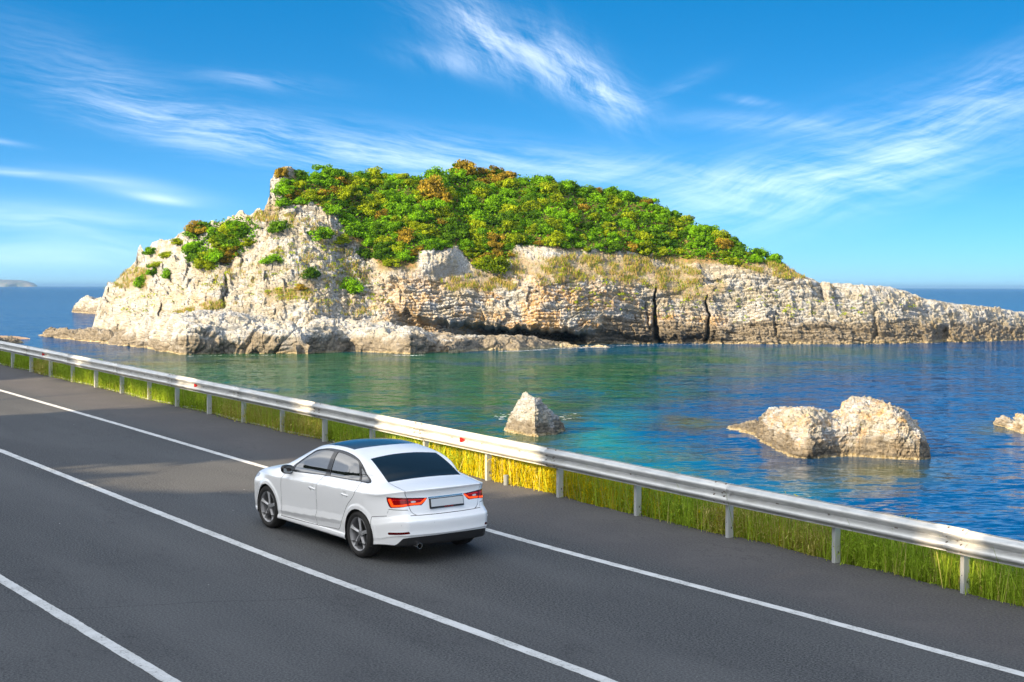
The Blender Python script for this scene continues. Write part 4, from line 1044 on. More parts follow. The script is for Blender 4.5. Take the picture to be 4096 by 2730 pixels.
def white_gravel():
    n = 2600; a = 26 + 32*RNG.random(n)**.9; s = edge_s(a) + .02 + .10*RNG.random(n); g = road_pt(a, s, .004)
    r = .010 + .026*RNG.random(n)**2
    oc = np.array([(1,0,0),(-1,0,0),(0,1,0),(0,-1,0),(0,0,1),(0,0,-1)], float); of = np.array([(0,2,4),(2,1,4),(1,3,4),(3,0,4),(2,0,5),(1,2,5),(3,1,5),(0,3,5)])
    V = g[:, None] + oc[None]*(r[:, None, None]*(.7 + .6*RNG.random((n, 6, 1)))*np.array([1, 1, .6])); F = (np.arange(n)*6)[:, None, None] + of[None]
    me = new_mesh('white_gravel', V.reshape(-1, 3), F.reshape(-1, 3), False, mats=(material('white stone chips', (.62, .61, .58), .9),)); obj('white_gravel', me, kind='stuff')
white_gravel()

# -------- small things at the road edge
def small_things():
    b = MB(); b.tube((0, 0, -.05), (0, 0, .17), .045, 16); b.tube((0, 0, .17), (0, 0, .175), .045, 16, r2=.036)
    P = on_road(np.array([1163.0]), np.array([1115.0]))[0]
    o = obj('marker_stub', b.mesh('marker_stub', material('grey plastic stub', (.16, .18, .19), .6)), label='short grey stub of a marker post standing at the asphalt edge behind the car', cat='post stub', loc=tuple(P))
    for (x, y, sc, lab) in ((444, 937.5, 1.0, 'crumpled white plastic scrap on the gravel edge under the barrier at the left'), (1542, 1187, .45, 'small scrap of white paper on the asphalt edge beside the barrier at the right')):
        P = on_road(np.array([x*1.0]), np.array([y*1.0]))[0]; n = 14
        u = np.linspace(-1, 1, n); X, Y = np.meshgrid(u, u, indexing='ij'); q = np.stack([X*.12*sc, Y*.09*sc, X*0], -1)
        q[..., 2] = (.05 + .05*fbm(np.stack([X*1.6, Y*1.6, X*0 + sc], -1), 3, 801))*sc*(1.1 - .5*(X**2 + Y**2)) + .006
        q[..., :2] *= (1 + .35*fbm(np.stack([X*1.3, Y*1.3, X*0 + 5], -1), 2, 803))[..., None]
        ii = np.arange(n - 1)[:, None]*n + np.arange(n - 1)[None]
        me = new_mesh('litter', q.reshape(-1, 3), np.stack([ii, ii + n, ii + n + 1, ii + 1], -1).reshape(-1, 4), False, mats=(material('white plastic scrap', (.75, .76, .76), .5),))
        o = obj('litter', me, label=lab, cat='litter', loc=tuple(P)); so_ = o.modifiers.new('t', 'SOLIDIFY'); so_.thickness = .003
small_things()
# ================================================================ the car
CP = rad(125.57)
_n = RN; _d = np.array([math.cos(CP), math.sin(CP), 0]); _d = _d - _n*(_d @ _n); _d /= np.linalg.norm(_d); _l = np.cross(_n, _d)

M_PAINT = material('white car paint', (.86, .865, .87), .28, Coat__Weight=.7, Coat__Roughness=.03)
M_GLASS = material('tinted side glass', (.012, .014, .015), .02, IOR=2.4)
M_RGLASS = material('dark rear glass', (.004, .012, .018), .03, IOR=1.38)
M_TRIM = material('black window trim', (.02, .02, .021), .25)
M_PILLAR = material('gloss black pillar', (.010, .010, .011), .12, IOR=1.45)
M_ROOFGL = material('black glass roof', (.03, .045, .05), .14, IOR=1.75)
M_PLAST = material('black bumper plastic', (.018, .018, .019), .5)
M_GAP = material('panel gap', (.02, .02, .02), .8)
M_RED = material('red tail lamp glass', (.26, .002, .004), .08, IOR=1.35)
M_REDD = material('dark red lamp glass', (.08, .001, .003), .08, IOR=1.35)
M_LED = material('lit lamp strip', (.5, .02, .005), .3, IOR=1.3, Emission__Color=(1.0, .085, .006), Emission__Strength=.55)
M_LEDR = material('lit red lamp area', (.35, .003, .004), .3, IOR=1.3, Emission__Color=(.9, .010, .003), Emission__Strength=.12)
M_CLEAR = material('clear lamp lens', (.6, .5, .5), .15)
M_PLATE = material('blank white number plate', (.55, .57, .58), .4)
M_CHROME = material('satin chrome', (.55, .55, .54), .22, 1.0)
M_TYRE = material('tyre rubber', (.016, .015, .0145), .75)
M_RIM = material('machined alloy', (.74, .74, .75), .36, .55)
M_RIMD = material('dark alloy', (.27, .27, .28), .42, .5)
M_DISC = material('brake disc', (.10, .10, .10), .45, .8)
M_DARK = material('wheel well lining', (.010, .010, .010), .9)
M_MIRR = material('mirror glass', (.16, .18, .20), .03, 1.0)
M_HEAD = material('headlamp glass', (.35, .37, .4), .05)

def build_car():
    root = bpy.data.objects.new('white_sedan', None); COL.objects.link(root)
    root['label'] = 'white four-door saloon car with lit red tail lamps driving along the asphalt road'
    root['category'] = 'car'
    root.matrix_world = Matrix(((_d[0], _l[0], _n[0], RO[0]), (_d[1], _l[1], _n[1], RO[1]), (_d[2], _l[2], _n[2], RO[2]), (0, 0, 0, 1)))
    h = .017
    V, Q = surface_nets(car_f, (-.06, -.99, .14), (4.54, .99, 1.46), h)
    for _ in range(4):
        g = car_grad(V); V = V - g*np.clip(car_f(V)/(g*g).sum(1), -.01, .01)[:, None]
    N = car_grad(V); N /= np.linalg.norm(N, axis=1)[:, None]
    # split quads on the shorter diagonal
    d1 = np.linalg.norm(V[Q[:,0]] - V[Q[:,2]], axis=1); d2 = np.linalg.norm(V[Q[:,1]] - V[Q[:,3]], axis=1)
    w = d1 <= d2
    F = np.concatenate([Q[w][:, [0,1,2]], Q[w][:, [0,2,3]], Q[~w][:, [0,1,3]], Q[~w][:, [1,2,3]]])
    st = {'V': V, 'A': N}
    def cut(F, fn):
        s = fn(st['V'])
        st['V'], st['A'], i, o = clip_mesh(st['V'], F, s, st['A'])
        return i, o
    def part(name, F, mat, parent, off=0.0, label=None):
        if len(F) == 0: return None
        v, f, a = compact(st['V'], F, st['A'])
        a = a/np.linalg.norm(a, axis=1)[:, None]
        me = new_mesh(name, v + a*off, f, True, a, (mat,))
        return obj(name, me, parent, label=label)
    ay = lambda v: np.abs(v[:, 1])
    xz = lambda v: v[:, [0, 2]]
    xy = lambda v: v[:, [0, 1]]
    yz = lambda v: np.stack([ay(v), v[:, 2]], 1)
    body = F
    # wheel openings
    for cx_, in ((.922,), (3.560,)):
        _, body = cut(body, lambda v: np.maximum(np.hypot(v[:,0] - cx_, v[:,2] - .31) - .348, .60 - ay(v)))
    # underside
    under, body = cut(body, lambda v: v[:,2] - (.196 + .060*sstep(.9, .35, v[:,0])))
    # windows of the sides
    DLO = smooth_poly([(2.80,.921),(1.94,.972),(1.071,1.001),(.865,.999),(.832,1.010),(.90,1.047),(.997,1.097),(1.131,1.193),(1.248,1.246),(1.39,1.280),(1.622,1.309),(1.82,1.321),(1.991,1.320),(2.206,1.311),(2.372,1.285),(2.514,1.252),(2.645,1.175),(2.810,1.076),(2.94,1.002),(2.985,.955),(2.96,.925)], 4, hard=(0, 3, 19, 20))
    FG = smooth_poly([(2.80,.936),(1.975,.984),(2.005,1.29),(2.168,1.292),(2.356,1.275),(2.488,1.248),(2.607,1.186),(2.736,1.107),(2.87,1.02),(2.905,.985),(2.89,.945)], 4, hard=(0, 1, 2, 10))
    RG = smooth_poly([(1.85,.990),(1.905,1.298),(1.695,1.289),(1.461,1.268),(1.303,1.240),(1.232,1.205),(1.094,1.014)], 4, hard=(0, 1, 5, 6))
    QG = smooth_poly([(1.183,1.190),(1.055,1.112),(.915,1.032),(.862,1.013),(1.053,1.012)], 4, hard=(0, 3, 4))
    dlo, body = cut(body, lambda v: np.maximum(sd_poly(xz(v), DLO), np.maximum(.5 - ay(v), .88 - v[:,2])))
    fg, dlo = cut(dlo, lambda v: sd_poly(xz(v), FG))
    rg, dlo = cut(dlo, lambda v: sd_poly(xz(v), RG))
    qg, dlo = cut(dlo, lambda v: sd_poly(xz(v), QG))
    bp, dlo = cut(dlo, lambda v: sd_poly(xz(v), [(1.858,.99),(1.97,.985),(2.0,1.286),(1.912,1.292)]))
    # screens and roof glass
    RW = smooth_poly([(1.188,-.527),(1.205,-.27),(1.21,0),(1.205,.27),(1.188,.527),(.90,.560),(.632,.580),(.622,.3),(.617,0),(.622,-.3),(.632,-.580),(.90,-.560)], 4, hard=(0, 4, 6, 10))
    rw, body = cut(body, lambda v: np.maximum(sd_poly(xy(v), RW), .9 - v[:,2]))
    WS = smooth_poly([(2.80,-.53),(2.76,0),(2.80,.53),(3.30,.66),(3.45,.70),(3.55,.35),(3.57,0),(3.55,-.35),(3.45,-.70),(3.30,-.66)], 4, hard=(0, 2, 4, 8))
    ws, body = cut(body, lambda v: np.maximum(sd_poly(xy(v), WS), .9 - v[:,2]))
    PR = smooth_poly([(1.632,-.515),(1.575,-.25),(1.556,0),(1.575,.25),(1.632,.515),(2.20,.52),(2.66,.505),(2.70,0),(2.66,-.505),(2.20,-.52)], 4, hard=(0, 4, 6, 8))
    pr, body = cut(body, lambda v: np.maximum(sd_poly(xy(v), PR), 1.1 - v[:,2]))
    # tail lamps, reflectors, diffuser
    TL = smooth_poly([(.757,.880),(.60,.879),(.277,.861),(.365,.775),(.40,.771),(.54,.769),(.728,.741),(.739,.752),(.749,.798)], 4, hard=(0, 2, 6))
    tl, body = cut(body, lambda v: np.maximum(sd_poly(yz(v), TL), v[:,0] - .5))
    led1 = lambda v: np.minimum(sd_line(yz(v), [(.733,.848),(.716,.766),(.575,.786)]), sd_line(yz(v), [(.540,.789),(.385,.795),(.310,.845)]))
    ledF, tl = cut(tl, lambda v: np.maximum(led1(v) - .0105, v[:,0] - .5))
    ledR, tl = cut(tl, lambda v: np.maximum(np.minimum(sd_line(yz(v), [(.55,.845),(.36,.843)]) - .007, np.minimum(sd_line(yz(v), [(.71,.845),(.58,.845)]) - .004, led1(v) - .016)), v[:,0] - .5))
    clr, tl = cut(tl, lambda v: np.hypot((ay(v) - .485)/.042, (v[:,2] - .820)/.013) - 1)
    tdk, tl = cut(tl, lambda v: np.minimum(-sd_poly(yz(v), TL) - .013, np.abs(ay(v) - .560) - .010))
    RF = [(.778,.424),(.602,.450),(.583,.421),(.780,.391)]
    rf, body = cut(body, lambda v: np.maximum(sd_poly(yz(v), RF), v[:,0] - .4))
    zd = lambda y: pchip([0, .3, .60, .650, .68, .702, .722, .76], [.378, .374, .364, .355, .31, .272, .252, .12], y)
    df, body = cut(body, lambda v: np.maximum(v[:,2] - zd(ay(v)), v[:,0] - .55))
    # panel gaps
    g_front = smooth_poly([(3.035,.905),(3.087,.818),(3.107,.60),(3.107,.36),(3.13,.25)], 4, False)
    g_mid = smooth_poly([(1.955,.969),(2.035,.868),(2.05,.673),(2.056,.473),(2.085,.385),(2.066,.269)], 4, False)
    g_rear = smooth_poly([(1.0,1.01),(.99,.93),(1.005,.850),(1.10,.755),(1.195,.676),(1.297,.539),(1.357,.434),(1.42,.345),(1.46,.303)], 4, False)
    g_bot = np.array([(3.20,.238),(2.066,.269),(1.46,.303)])
    GW = .0036
    gaps = []
    def ring(F, fn):        # region, its open joint and the rest
        i, o = cut(F, lambda v: fn(v) + GW); g, o = cut(o, lambda v: fn(v) - GW); gaps.append(g); return i, o
    yb = lambda z: pchip([.60, .66, .70, .775, .87, .912, .97, 1.03], [.47, .50, .527, .551, .565, .586, .599, .575], z)
    def s_boot(v): return np.maximum(smax(ay(v) - yb(v[:,2]), .646 - v[:,2], .06), np.maximum(v[:,0] - .640, .6 - v[:,2]))
    # doors, boot, bumper
    boot, body = ring(body, s_boot)
    FD = np.concatenate([g_front, g_bot[1:2], g_mid[::-1], [(2.2, 1.0)], [(2.9, .99)]])
    RDp = np.concatenate([g_mid, g_bot[2:3], g_rear[::-1], [(1.2, 1.02), (1.7, 1.0)]])
    fd, body = ring(body, lambda v: np.maximum(sd_poly(xz(v), FD), .70 - ay(v)))
    rdr, body = ring(body, lambda v: np.maximum(sd_poly(xz(v), RDp), .70 - ay(v)))
    zbump = lambda v: np.where(v[:,0] < .372, np.where(ay(v) < .56, .648, .72), .632 + (.372 - v[:,0])*.147)
    rb, body = ring(body, lambda v: np.maximum(v[:,2] - zbump(v), v[:,0] - .62))
    # dark front openings (grille) and headlamps
    gr, body = cut(body, lambda v: np.maximum(sd_poly(yz(v), [(-.1,.72),(.42,.72),(.36,.42),(-.1,.40)]), 4.0 - v[:,0]))
    hl, body = cut(body, lambda v: np.maximum(sd_poly(yz(v), [(.44,.60),(.46,.70),(.82,.77),(.80,.65)]), 3.95 - v[:,0]))

    bodyo = part('body_shell', body, M_PAINT, root)
    part('panel_gap', np.concatenate(gaps), M_GAP, bodyo, -.006)
    part('underside', under, M_DARK, bodyo)
    part('grille', gr, M_PLAST, root); 
    part('bumper', rb, M_PAINT, root)
    part('diffuser', df, M_PLAST, root)
    bo = part('boot_lid', boot, M_PAINT, root)
    part('rear_window', rw, M_RGLASS, root, -.003)
    part('windscreen', ws, M_GLASS, root, -.003)
    part('roof_panel', pr, M_ROOFGL, root, -.002)
    def side(Fx, sgn):
        c = st['V'][Fx].mean(1)[:, 1]; return Fx[c*sgn > 0]
    for sgn in (1, -1):
        f_ = part('door', side(fd, sgn), M_PAINT, root); r_ = part('door', side(rdr, sgn), M_PAINT, root)
        part('window', side(fg, sgn), M_GLASS, f_, -.005); part('window', side(rg, sgn), M_GLASS, r_, -.005)
        part('window', side(qg, sgn), M_GLASS, bodyo, -.004)
        part('window_trim', side(dlo, sgn), M_TRIM, bodyo, .001); part('door_pillar', side(bp, sgn), M_PILLAR, bodyo, 0)
        for hx, hz, pa in ((1.262, .808, r_), (2.165, .781, f_)):
            b = MB(); tilt = -.035; c, s = math.cos(tilt), math.sin(tilt)
            yw = .905*sgn
            b.box((hx, yw, hz), (.165, .018, .026), np.array([[c,0,s],[0,1,0],[-s,0,c]]), 0, .008)
            for dx in (-.07, .07): b.box((hx + dx, .889*sgn, hz), (.02, .03, .018))
            ho = obj('handle', b.mesh('handle', M_PAINT, smooth=True), pa); autosmooth(ho, 50)
        t = part('tail_light', side(tl, sgn), M_RED, root)
        part('light_strip', side(ledF, sgn), M_LED, t, .001); part('brake_light', side(ledR, sgn), M_LEDR, t, .0005)
        part('reversing_light', side(clr, sgn), M_CLEAR, t); part('lamp_housing', side(tdk, sgn), M_REDD, t)
        part('reflector', side(rf, sgn), M_REDD, root, -.002)
        part('headlight', side(hl, sgn), M_HEAD, root)
        # wing mirror
        b = MB()
        prof = []
        n1, n2 = 14, 20
        Vm, Fm = [], []
        for i in range(n1 + 1):
            ph = math.pi*i/n1
            for j in range(n2):
                th = 2*math.pi*j/n2
                cx_, cy_, cz_ = -math.cos(ph), math.sin(ph)*math.cos(th), math.sin(ph)*math.sin(th)
                sp = lambda q, e: math.copysign(abs(q)**e, q)
                x = sp(cx_, .8); x = x*.075 if x > 0 else x*.03
                Vm.append((x, sp(cy_, .75)*.105, sp(cz_, .75)*.066 + .012*cy_))
        for i in range(n1):
            for j in range(n2): Fm.append((i*n2 + j, i*n2 + (j+1) % n2, (i+1)*n2 + (j+1) % n2, (i+1)*n2 + j))
        Vm = np.array(Vm); Vm[:, 1] *= sgn
        if sgn > 0: Fm = [f[::-1] for f in Fm]
        mx, my, mz = 2.875, .895, .955
        b.add(Vm + (mx, my*sgn, mz), Fm)
        b.box((mx + .02, .86*sgn, .915), (.05, .10, .05), None, 0, .015)
        b.box((mx + .02, .90*sgn, .925), (.035, .05, .06), None, 0, .012)
        mo = obj('wing_mirror', b.mesh('wing_mirror', M_PILLAR, smooth=True), root); autosmooth(mo, 60)
        g = MB(); th = np.arange(20)*2*math.pi/20
        sp = lambda q, e: np.sign(q)*np.abs(q)**e
        Vg = np.stack([np.full(20, mx - .029), my*sgn + sp(np.cos(th), .75)*.086, mz + sp(np.sin(th), .75)*.050], 1)
        g.add(Vg, [tuple(range(20)) if sgn < 0 else tuple(range(20))[::-1]]); obj('mirror_glass', g.mesh('mirror_glass', M_MIRR), mo)
        # wheel wells
        for cx_ in (.922, 3.56):
            b = MB(); n = 40; V_, F_ = [], []
            for k in range(n):
                t_ = 2*math.pi*k/n
                for yy, rr_ in ((.868, .349), (.852, .351), (.58, .351)): V_.append((cx_ + rr_*math.cos(t_), yy*sgn, .31 + rr_*math.sin(t_)))
            for k in range(n):
                a, c = k*3, ((k+1) % n)*3
                for q in (0, 1): F_.append((a+q, a+q+1, c+q+1, c+q) if sgn > 0 else (a+q, c+q, c+q+1, a+q+1))
            F_.append(tuple(k*3+2 for k in range(n)))
            V_ = np.array(V_); V_[:, 2] = np.maximum(V_[:, 2], .20)
            b.add(V_, F_); obj('wheel_well', b.mesh('wheel_well', M_DARK), bodyo)
    # number plate in its frame, chrome strip, exhaust, parking sensors
    def strip(name, mats, y0, y1, z0, z1, off, th, parent, i=0, nseg=10, label=None):
        b = MB(); ys = np.linspace(y0, y1, nseg + 1)
        flat = name.startswith('number') or name.startswith('plate')
        def surf(y, z):
            x = np.linspace(-.05, .6, 400); P = np.stack([x, np.full(400, y), np.full(400, z)], 1)
            v = car_f(P); j = np.argmax(v < 0); return x[j-1] + (x[j] - x[j-1])*v[j-1]/(v[j-1] - v[j])
        if flat:
            xa, xb = surf(0, z0), surf(0, z1)
            ux = lambda z: xa + (xb - xa)*(z - z0)/(z1 - z0)
        V_, F_ = [], []
        for y in ys:
            for z in (z0, z1):
                x = (ux(z) if flat else surf(y, z)) - off
                V_ += [(x - th, y, z), (x + .03, y, z)]
        for k in range(nseg):
            a, c = 4*k, 4*k + 4
            F_ += [(a, c, c+2, a+2), (a+2, c+2, c+3, a+3), (a, a+1, c+1, c)]
        F_ += [(0, 2, 3, 1), (4*nseg, 4*nseg+1, 4*nseg+3, 4*nseg+2)]
        b.add(V_, [f[::-1] for f in F_]); return obj(name, b.mesh(name, *mats), parent, label=label)
    pf = strip('plate_frame', (M_PLAST,), -.262, .262, .716, .846, .002, .016, bo, nseg=1)
    strip('number_plate', (M_PLATE,), -.252, .252, .742, .840, .006, .017, bo, nseg=1)
    M_TXT = material('red plate frame lettering', (.45, .02, .02), .5)
    for k in range(11): strip('plate_lettering', (M_TXT,), .045 - k*.0125, .045 - k*.0125 - .0085, .7255, .7345, .004, .0175, pf, nseg=1) if k % 4 != 3 else None
    strip('chrome_strip', (M_CHROME,), -.27, .27, .853, .868, -.004, .010, bo)
    b = MB(); b.tube((.055, .455, .252), (.30, .455, .252), .040, 24, cap=False); b.tube((.30, .455, .252), (.055, .455, .252), .032, 24, cap=False)
    r0 = MB()
    b.tube((.16, .455, .252), (.17, .455, .252), .034, 20, 1); th = np.arange(24)*2*math.pi/24
    Vx = np.concatenate([np.stack([np.full(24, .055), .455 + r*np.cos(th), .252 + r*np.sin(th)], 1) for r in (.040, .032)])
    b.add(Vx, [(k, 24 + k, 24 + (k+1) % 24, (k+1) % 24) for k in range(24)])
    obj('exhaust_pipe', b.mesh('exhaust_pipe', M_CHROME, M_DARK, smooth=True), root)
    for sx, sy, sz in ((.138,.673,.532),(.014,.245,.550),(.014,-.24,.550),(.138,-.673,.532)):
        b = MB(); b.tube((sx + .02, sy, sz), (sx - .0015, sy, sz), .011, 14)
        obj('parking_sensor', b.mesh('parking_sensor', material('sensor cap', (.62, .63, .64), .4)), root)
    # wheels
    def wheel(x, sgn):
        ty = MB(); w2 = .112
        ty.lathe([(-w2 + .02, .222), (-w2 + .004, .250), (-w2, .275), (-w2 + .012, .300), (-w2 + .035, .3145), (-.04, .3165), (-.036, .311), (-.028, .311), (-.024, .3168), (.024, .3168), (.028, .311), (.036, .311), (.04, .3165), (w2 - .035, .3145), (w2 - .012, .300), (w2, .275), (w2 - .004, .250), (w2 - .02, .222)], 56)
        Vt, Ft = np.concatenate(ty.V), ty.F
        b = MB()
        b.lathe([(-.09, .20), (.05, .197), (.082, .208), (.094, .222), (.098, .226), (.092, .231), (.085, .226)], 56, i=1)
        b.lathe([(-.02, .20), (-.022, .15), (-.022, .03)], 40, i=2)           # brake disc
        b.lathe([(.062, .062), (.070, .050), (.072, .028), (.076, .024), (.077, .001)], 30, i=1)
        for k in range(5):
            a0 = 2*math.pi*k/5 + .30
            def pt(r, t, yy):
                a = a0 + t/r; return (r*math.cos(a), yy, r*math.sin(a))
            rs = [.040, .085, .13, .17, .200, .224]
            L = [(.030), (.026), (.025), (.027), (.036), (.074)]
            C = [(.006), (.002), (-.002), (-.006), (-.012), (-.012)]
            Rr = [(-.030), (-.026), (-.025), (-.026), (-.030), (-.036)]
            V_, F_, I_ = [], [], []
            for q, r in enumerate(rs):
                yt = .068 + .018*(q/5.0)
                V_ += [pt(r, L[q]*sgn, yt - .020), pt(r, L[q]*sgn, yt - .004), pt(r, C[q]*sgn, yt + .008), pt(r, Rr[q]*sgn, yt - .014), pt(r, Rr[q]*sgn, yt - .032)]
            for q in range(5):
                for j in range(4):
                    a, c = 5*q + j, 5*q + 5 + j
                    F_.append((a, a+1, c+1, c) if sgn > 0 else (a, c, c+1, a+1)); I_.append({0: 1, 1: 0, 2: 1, 3: 1}[j])
            for f, i_ in zip(F_, I_): pass
            base = sum(len(v) for v in b.V); b.V.append(np.array(V_)); b.F += [tuple(j + base for j in f) for f in F_]; b.I += I_
            a = a0 + .63; bx, bz = .055*math.cos(a), .055*math.sin(a)
            b.tube((bx, .06, bz), (bx, .064, bz), .008, 10, 2)
        Vr = np.concatenate(b.V)
        for A in (Vt, Vr):
            A[:, 1] *= sgn
        Ft = [f if sgn < 0 else f[::-1] for f in Ft]; Fr = [f if sgn < 0 else f[::-1] for f in b.F]
        tyre = obj('wheel', new_mesh('wheel', Vt, Ft, True, mats=(M_TYRE,)), root, loc=(x, .765*sgn, HUBZ))
        autosmooth(tyre, 40)
        ri = obj('rim', new_mesh('rim', Vr, Fr, False, mats=(M_RIM, M_RIMD, M_DISC), mat_idx=b.I), tyre); autosmooth(ri, 30)
    for x in (.95, 3.587):
        for sgn in (1, -1): wheel(x, sgn)
    return root
build_car()
# ================================================================ plants of the island
PM = {
 'green': plant_mat('bright green foliage', (.035, .10, .006), (.22, .47, .016)),
 'dark green': plant_mat('dark green foliage', (.026, .070, .006), (.125, .26, .018)),
 'yellow-green': plant_mat('yellow green foliage', (.06, .11, .006), (.36, .45, .018)),
 'russet': plant_mat('russet foliage', (.085, .070, .010), (.40, .29, .035)),
}
def crown(seed, n, leaf, flat=.85, clumps=16, spread=.36, low=.10):
    """leaf quads gathered in clumps through a dome of unit width"""
    r = np.random.default_rng(seed)
    cc = r.normal(size=(clumps*4, 3)); cc /= np.linalg.norm(cc, axis=1)[:, None]; cc = cc*(r.random((clumps*4, 1))**.45)*spread
    cc[:, 2] = np.abs(cc[:, 2])*flat*1.25 + low; cc = cc[:clumps]
    cr = .07 + .09*r.random(clumps)
    k = r.integers(0, clumps, n); d = r.normal(size=(n, 3)); d /= np.linalg.norm(d, axis=1)[:, None]
    d[:, 2] = d[:, 2]*.9 + .12
    rad_ = cr[k]*(.55 + .5*r.random(n)**.5)
    C = cc[k] + d*rad_[:, None]*np.array([1.15, 1.15, .85]); C[:, 2] = np.maximum(C[:, 2], .01)
    N = d + .55*r.normal(size=(n, 3)); N /= np.linalg.norm(N, axis=1)[:, None]
    U = r.normal(size=(n, 3)); L = leaf*(.6 + .8*r.random(n))
    V, F = quads(C, N, U, L, L*.55)
    tone = np.clip(.42 + .34*(r.random(clumps)[k] - .5)*2 + .20*r.normal(size=n), 0, 1)
    return V, F, np.repeat(tone, 4)
BUSH = {}
for i in range(5):
    V, F, tn = crown(900 + i, 3600, .027, flat=(.8, .7, .95, .75, .6)[i], clumps=(26, 32, 22, 36, 30)[i])
    for c in PM:
        me = new_mesh('bush_foliage', V, F, False, mats=(PM[c],)); attr(me, 'leaf', tn); BUSH[(i, c)] = me
def put_bush(x, y, wpx, hk, colour, label, group, cat='bush', name='bush', sink=.18, front=0.0):
    P = island_at(x, y); t = P[1]; w = wpx*K/FPX*t
    o = obj(name, BUSH[(int(RNG.integers(0, 5)), colour)], label=label, cat=cat, group=group)
    P = P.copy(); P[2] -= sink*w*.5; P[1] -= front
    o.location = P; o.rotation_euler = (RNG.normal()*.08, RNG.normal()*.08, RNG.random()*6.28); o.scale = (w*1.12, w*1.12, w*hk*1.5)
    return o
def isolated():
    rows = [
     (648,408,40,.95,'russet','olive-brown shrub crowning the pale rock head at the left end of the island top','wind-cut shrub'),
     (688,406,38,.7,'dark green','low dark shrub just right of the brown one on the rock head','bush'),
     (1072,404,78,.72,'russet','large brown-leaved tree forming the highest point of the island skyline','tree'),
     (1135,402,56,.5,'russet','flat brown tree on the skyline right of the highest one','tree'),
     (990,452,84,.85,'russet','big orange-brown tree in the middle of the green scrub','tree'),
     (1015,470,60,.8,'russet','orange-brown tree overlapping the big one from the lower right','tree'),
     (862,416,52,.5,'russet','reddish bush on the skyline left of the highest tree','bush'),
     (645,535,52,.62,'dark green','dark round bush alone on the white rock below the rock head','bush'),
     (742,548,58,.62,'green','green bush standing out from the left edge of the scrub','bush'),
     (785,560,42,.6,'yellow-green','yellow-green bush right of the lone green one on the scree','bush'),
     (626,602,54,.42,'green','flat green cushion bush on the white rock face','bush'),
     (716,640,42,.8,'dark green','grey-green tuft in the middle of the white rock face','bush'),
     (808,672,56,.72,'green','green and red bush low on the face left of the bulging cliff','bush'),
     (1130,622,84,.55,'yellow-green','bright yellow-green bush at the lower edge of the scrub beside the dry grass','bush'),
     (462,528,50,.45,'dark green','dark bush on the skyline at the left shoulder','bush'),
     (327,660,36,.95,'green','lowest green bush on the left cliff end','bush'),
     (352,632,34,.8,'green','small dark bush above the lowest one on the left cliff end','bush'),
     (386,640,34,.8,'green','round green bush right of the others on the left cliff end','bush'),
     (350,584,36,.6,'green','green bush in the notch behind the left rock spike','bush'),
     (412,560,44,.4,'yellow-green','thin green strip of bush on the left skyline slope','bush'),
     (385,590,44,.4,'yellow-green','trailing olive bush below the left skyline slope','bush'),
     (362,612,36,.4,'yellow-green','low olive bush halfway down the left skyline slope','bush'),
     (840,596,46,.7,'dark green','dark bush hanging at the lower left corner of the scrub','bush'),
     (690,668,30,.5,'russet','small brown bush on the ledge of the white rock face','bush'),
     (470,600,30,.6,'russet','small brown bush below the large left clump','bush'),
    ]
    for x, y, w, h, c, lab, cat in rows: put_bush(x, y, w*(1.25 if y > 520 else 1.0), h*1.1, c, lab, None, cat, {'tree': 'tree', 'wind-cut shrub': 'shrub'}.get(cat, 'bush'))
isolated()
def inside(x, y, poly): return sd_poly(np.array([[x, y]]), poly)[0] < 0
SCRUB = [(636,486),(645,440),(700,408),(850,404),(960,408),(1060,392),(1200,410),(1300,424),(1400,442),(1500,470),(1600,517),(1700,566),(1790,604),(1735,612),(1600,600),(1450,586),(1300,574),(1190,570),(1150,612),(1095,620),(1052,572),(965,576),(950,612),(875,606),(838,560),(795,545),(770,500),(722,470),(680,478)]
LEFTCL = [(432,575),(438,545),(470,525),(520,512),(575,508),(598,520),(592,556),(560,590),(520,612),(480,620),(450,608)]
def dense():
    pts = []
    r = np.random.default_rng(77); tries = 0
    while len(pts) < 262 and tries < 60000:
        tries += 1; x = r.uniform(636, 1790); y = r.uniform(390, 622)
        if not inside(x, y, SCRUB): continue
        if all((x - a)**2 + ((y - b)*1.5)**2 > 21**2 for a, b in pts): pts.append((x, y))
    pts.sort(key=lambda p: p[1])
    nm = {'green': 'bright green', 'dark green': 'dark green', 'yellow-green': 'yellow-green', 'russet': 'russet'}
    for x, y in pts:
        z = 'on the left shoulder of the island' if x < 850 else ('around the highest tree' if x < 1250 else 'on the long right slope of the island')
        aut = fbm(np.array([[x/70, y/45, 3.0]]), 2, 951)[0] + .25*math.exp(-((x - 950)/160)**2)
        u = r.random()
        c = 'russet' if u < .03 + .22*max(aut, 0) else ('yellow-green' if u < .33 + .35*max(aut, 0) else ('dark green' if u < .56 else 'green'))
        w = (r.uniform(42, 70) if r.random() < .75 else r.uniform(28, 40))*(1.0 if x < 1300 else .84)
        put_bush(x, y, w, r.uniform(.6, .85), c, '%s rounded bush in the scrub %s' % (nm[c], z), '%s bushes of the scrub %s' % (nm[c], z), 'bush', 'bush', sink=.25)
    for k in range(30):
        for _ in range(400):
            x = r.uniform(430, 600); y = r.uniform(505, 622)
            if inside(x, y, LEFTCL): break
        c = ('dark green', 'green', 'yellow-green', 'yellow-green', 'russet')[int(r.integers(0, 5))]
        put_bush(x, y, r.uniform(46, 70), r.uniform(.5, .75), c, '%s bush in the large clump on the left shoulder above the cliff' % nm[c], '%s bushes of the left clump' % nm[c], sink=.2)
dense()
def scatter(poly, n, seed):
    r = np.random.default_rng(seed); p = np.array(poly); lo, hi = p.min(0), p.max(0); out = []
    Q = lo + (hi - lo)*r.random((n*3, 2)); Q = Q[sd_poly(Q, p) < 0][:n]
    return Q, np.array([island_at(x, y) for x, y in Q])
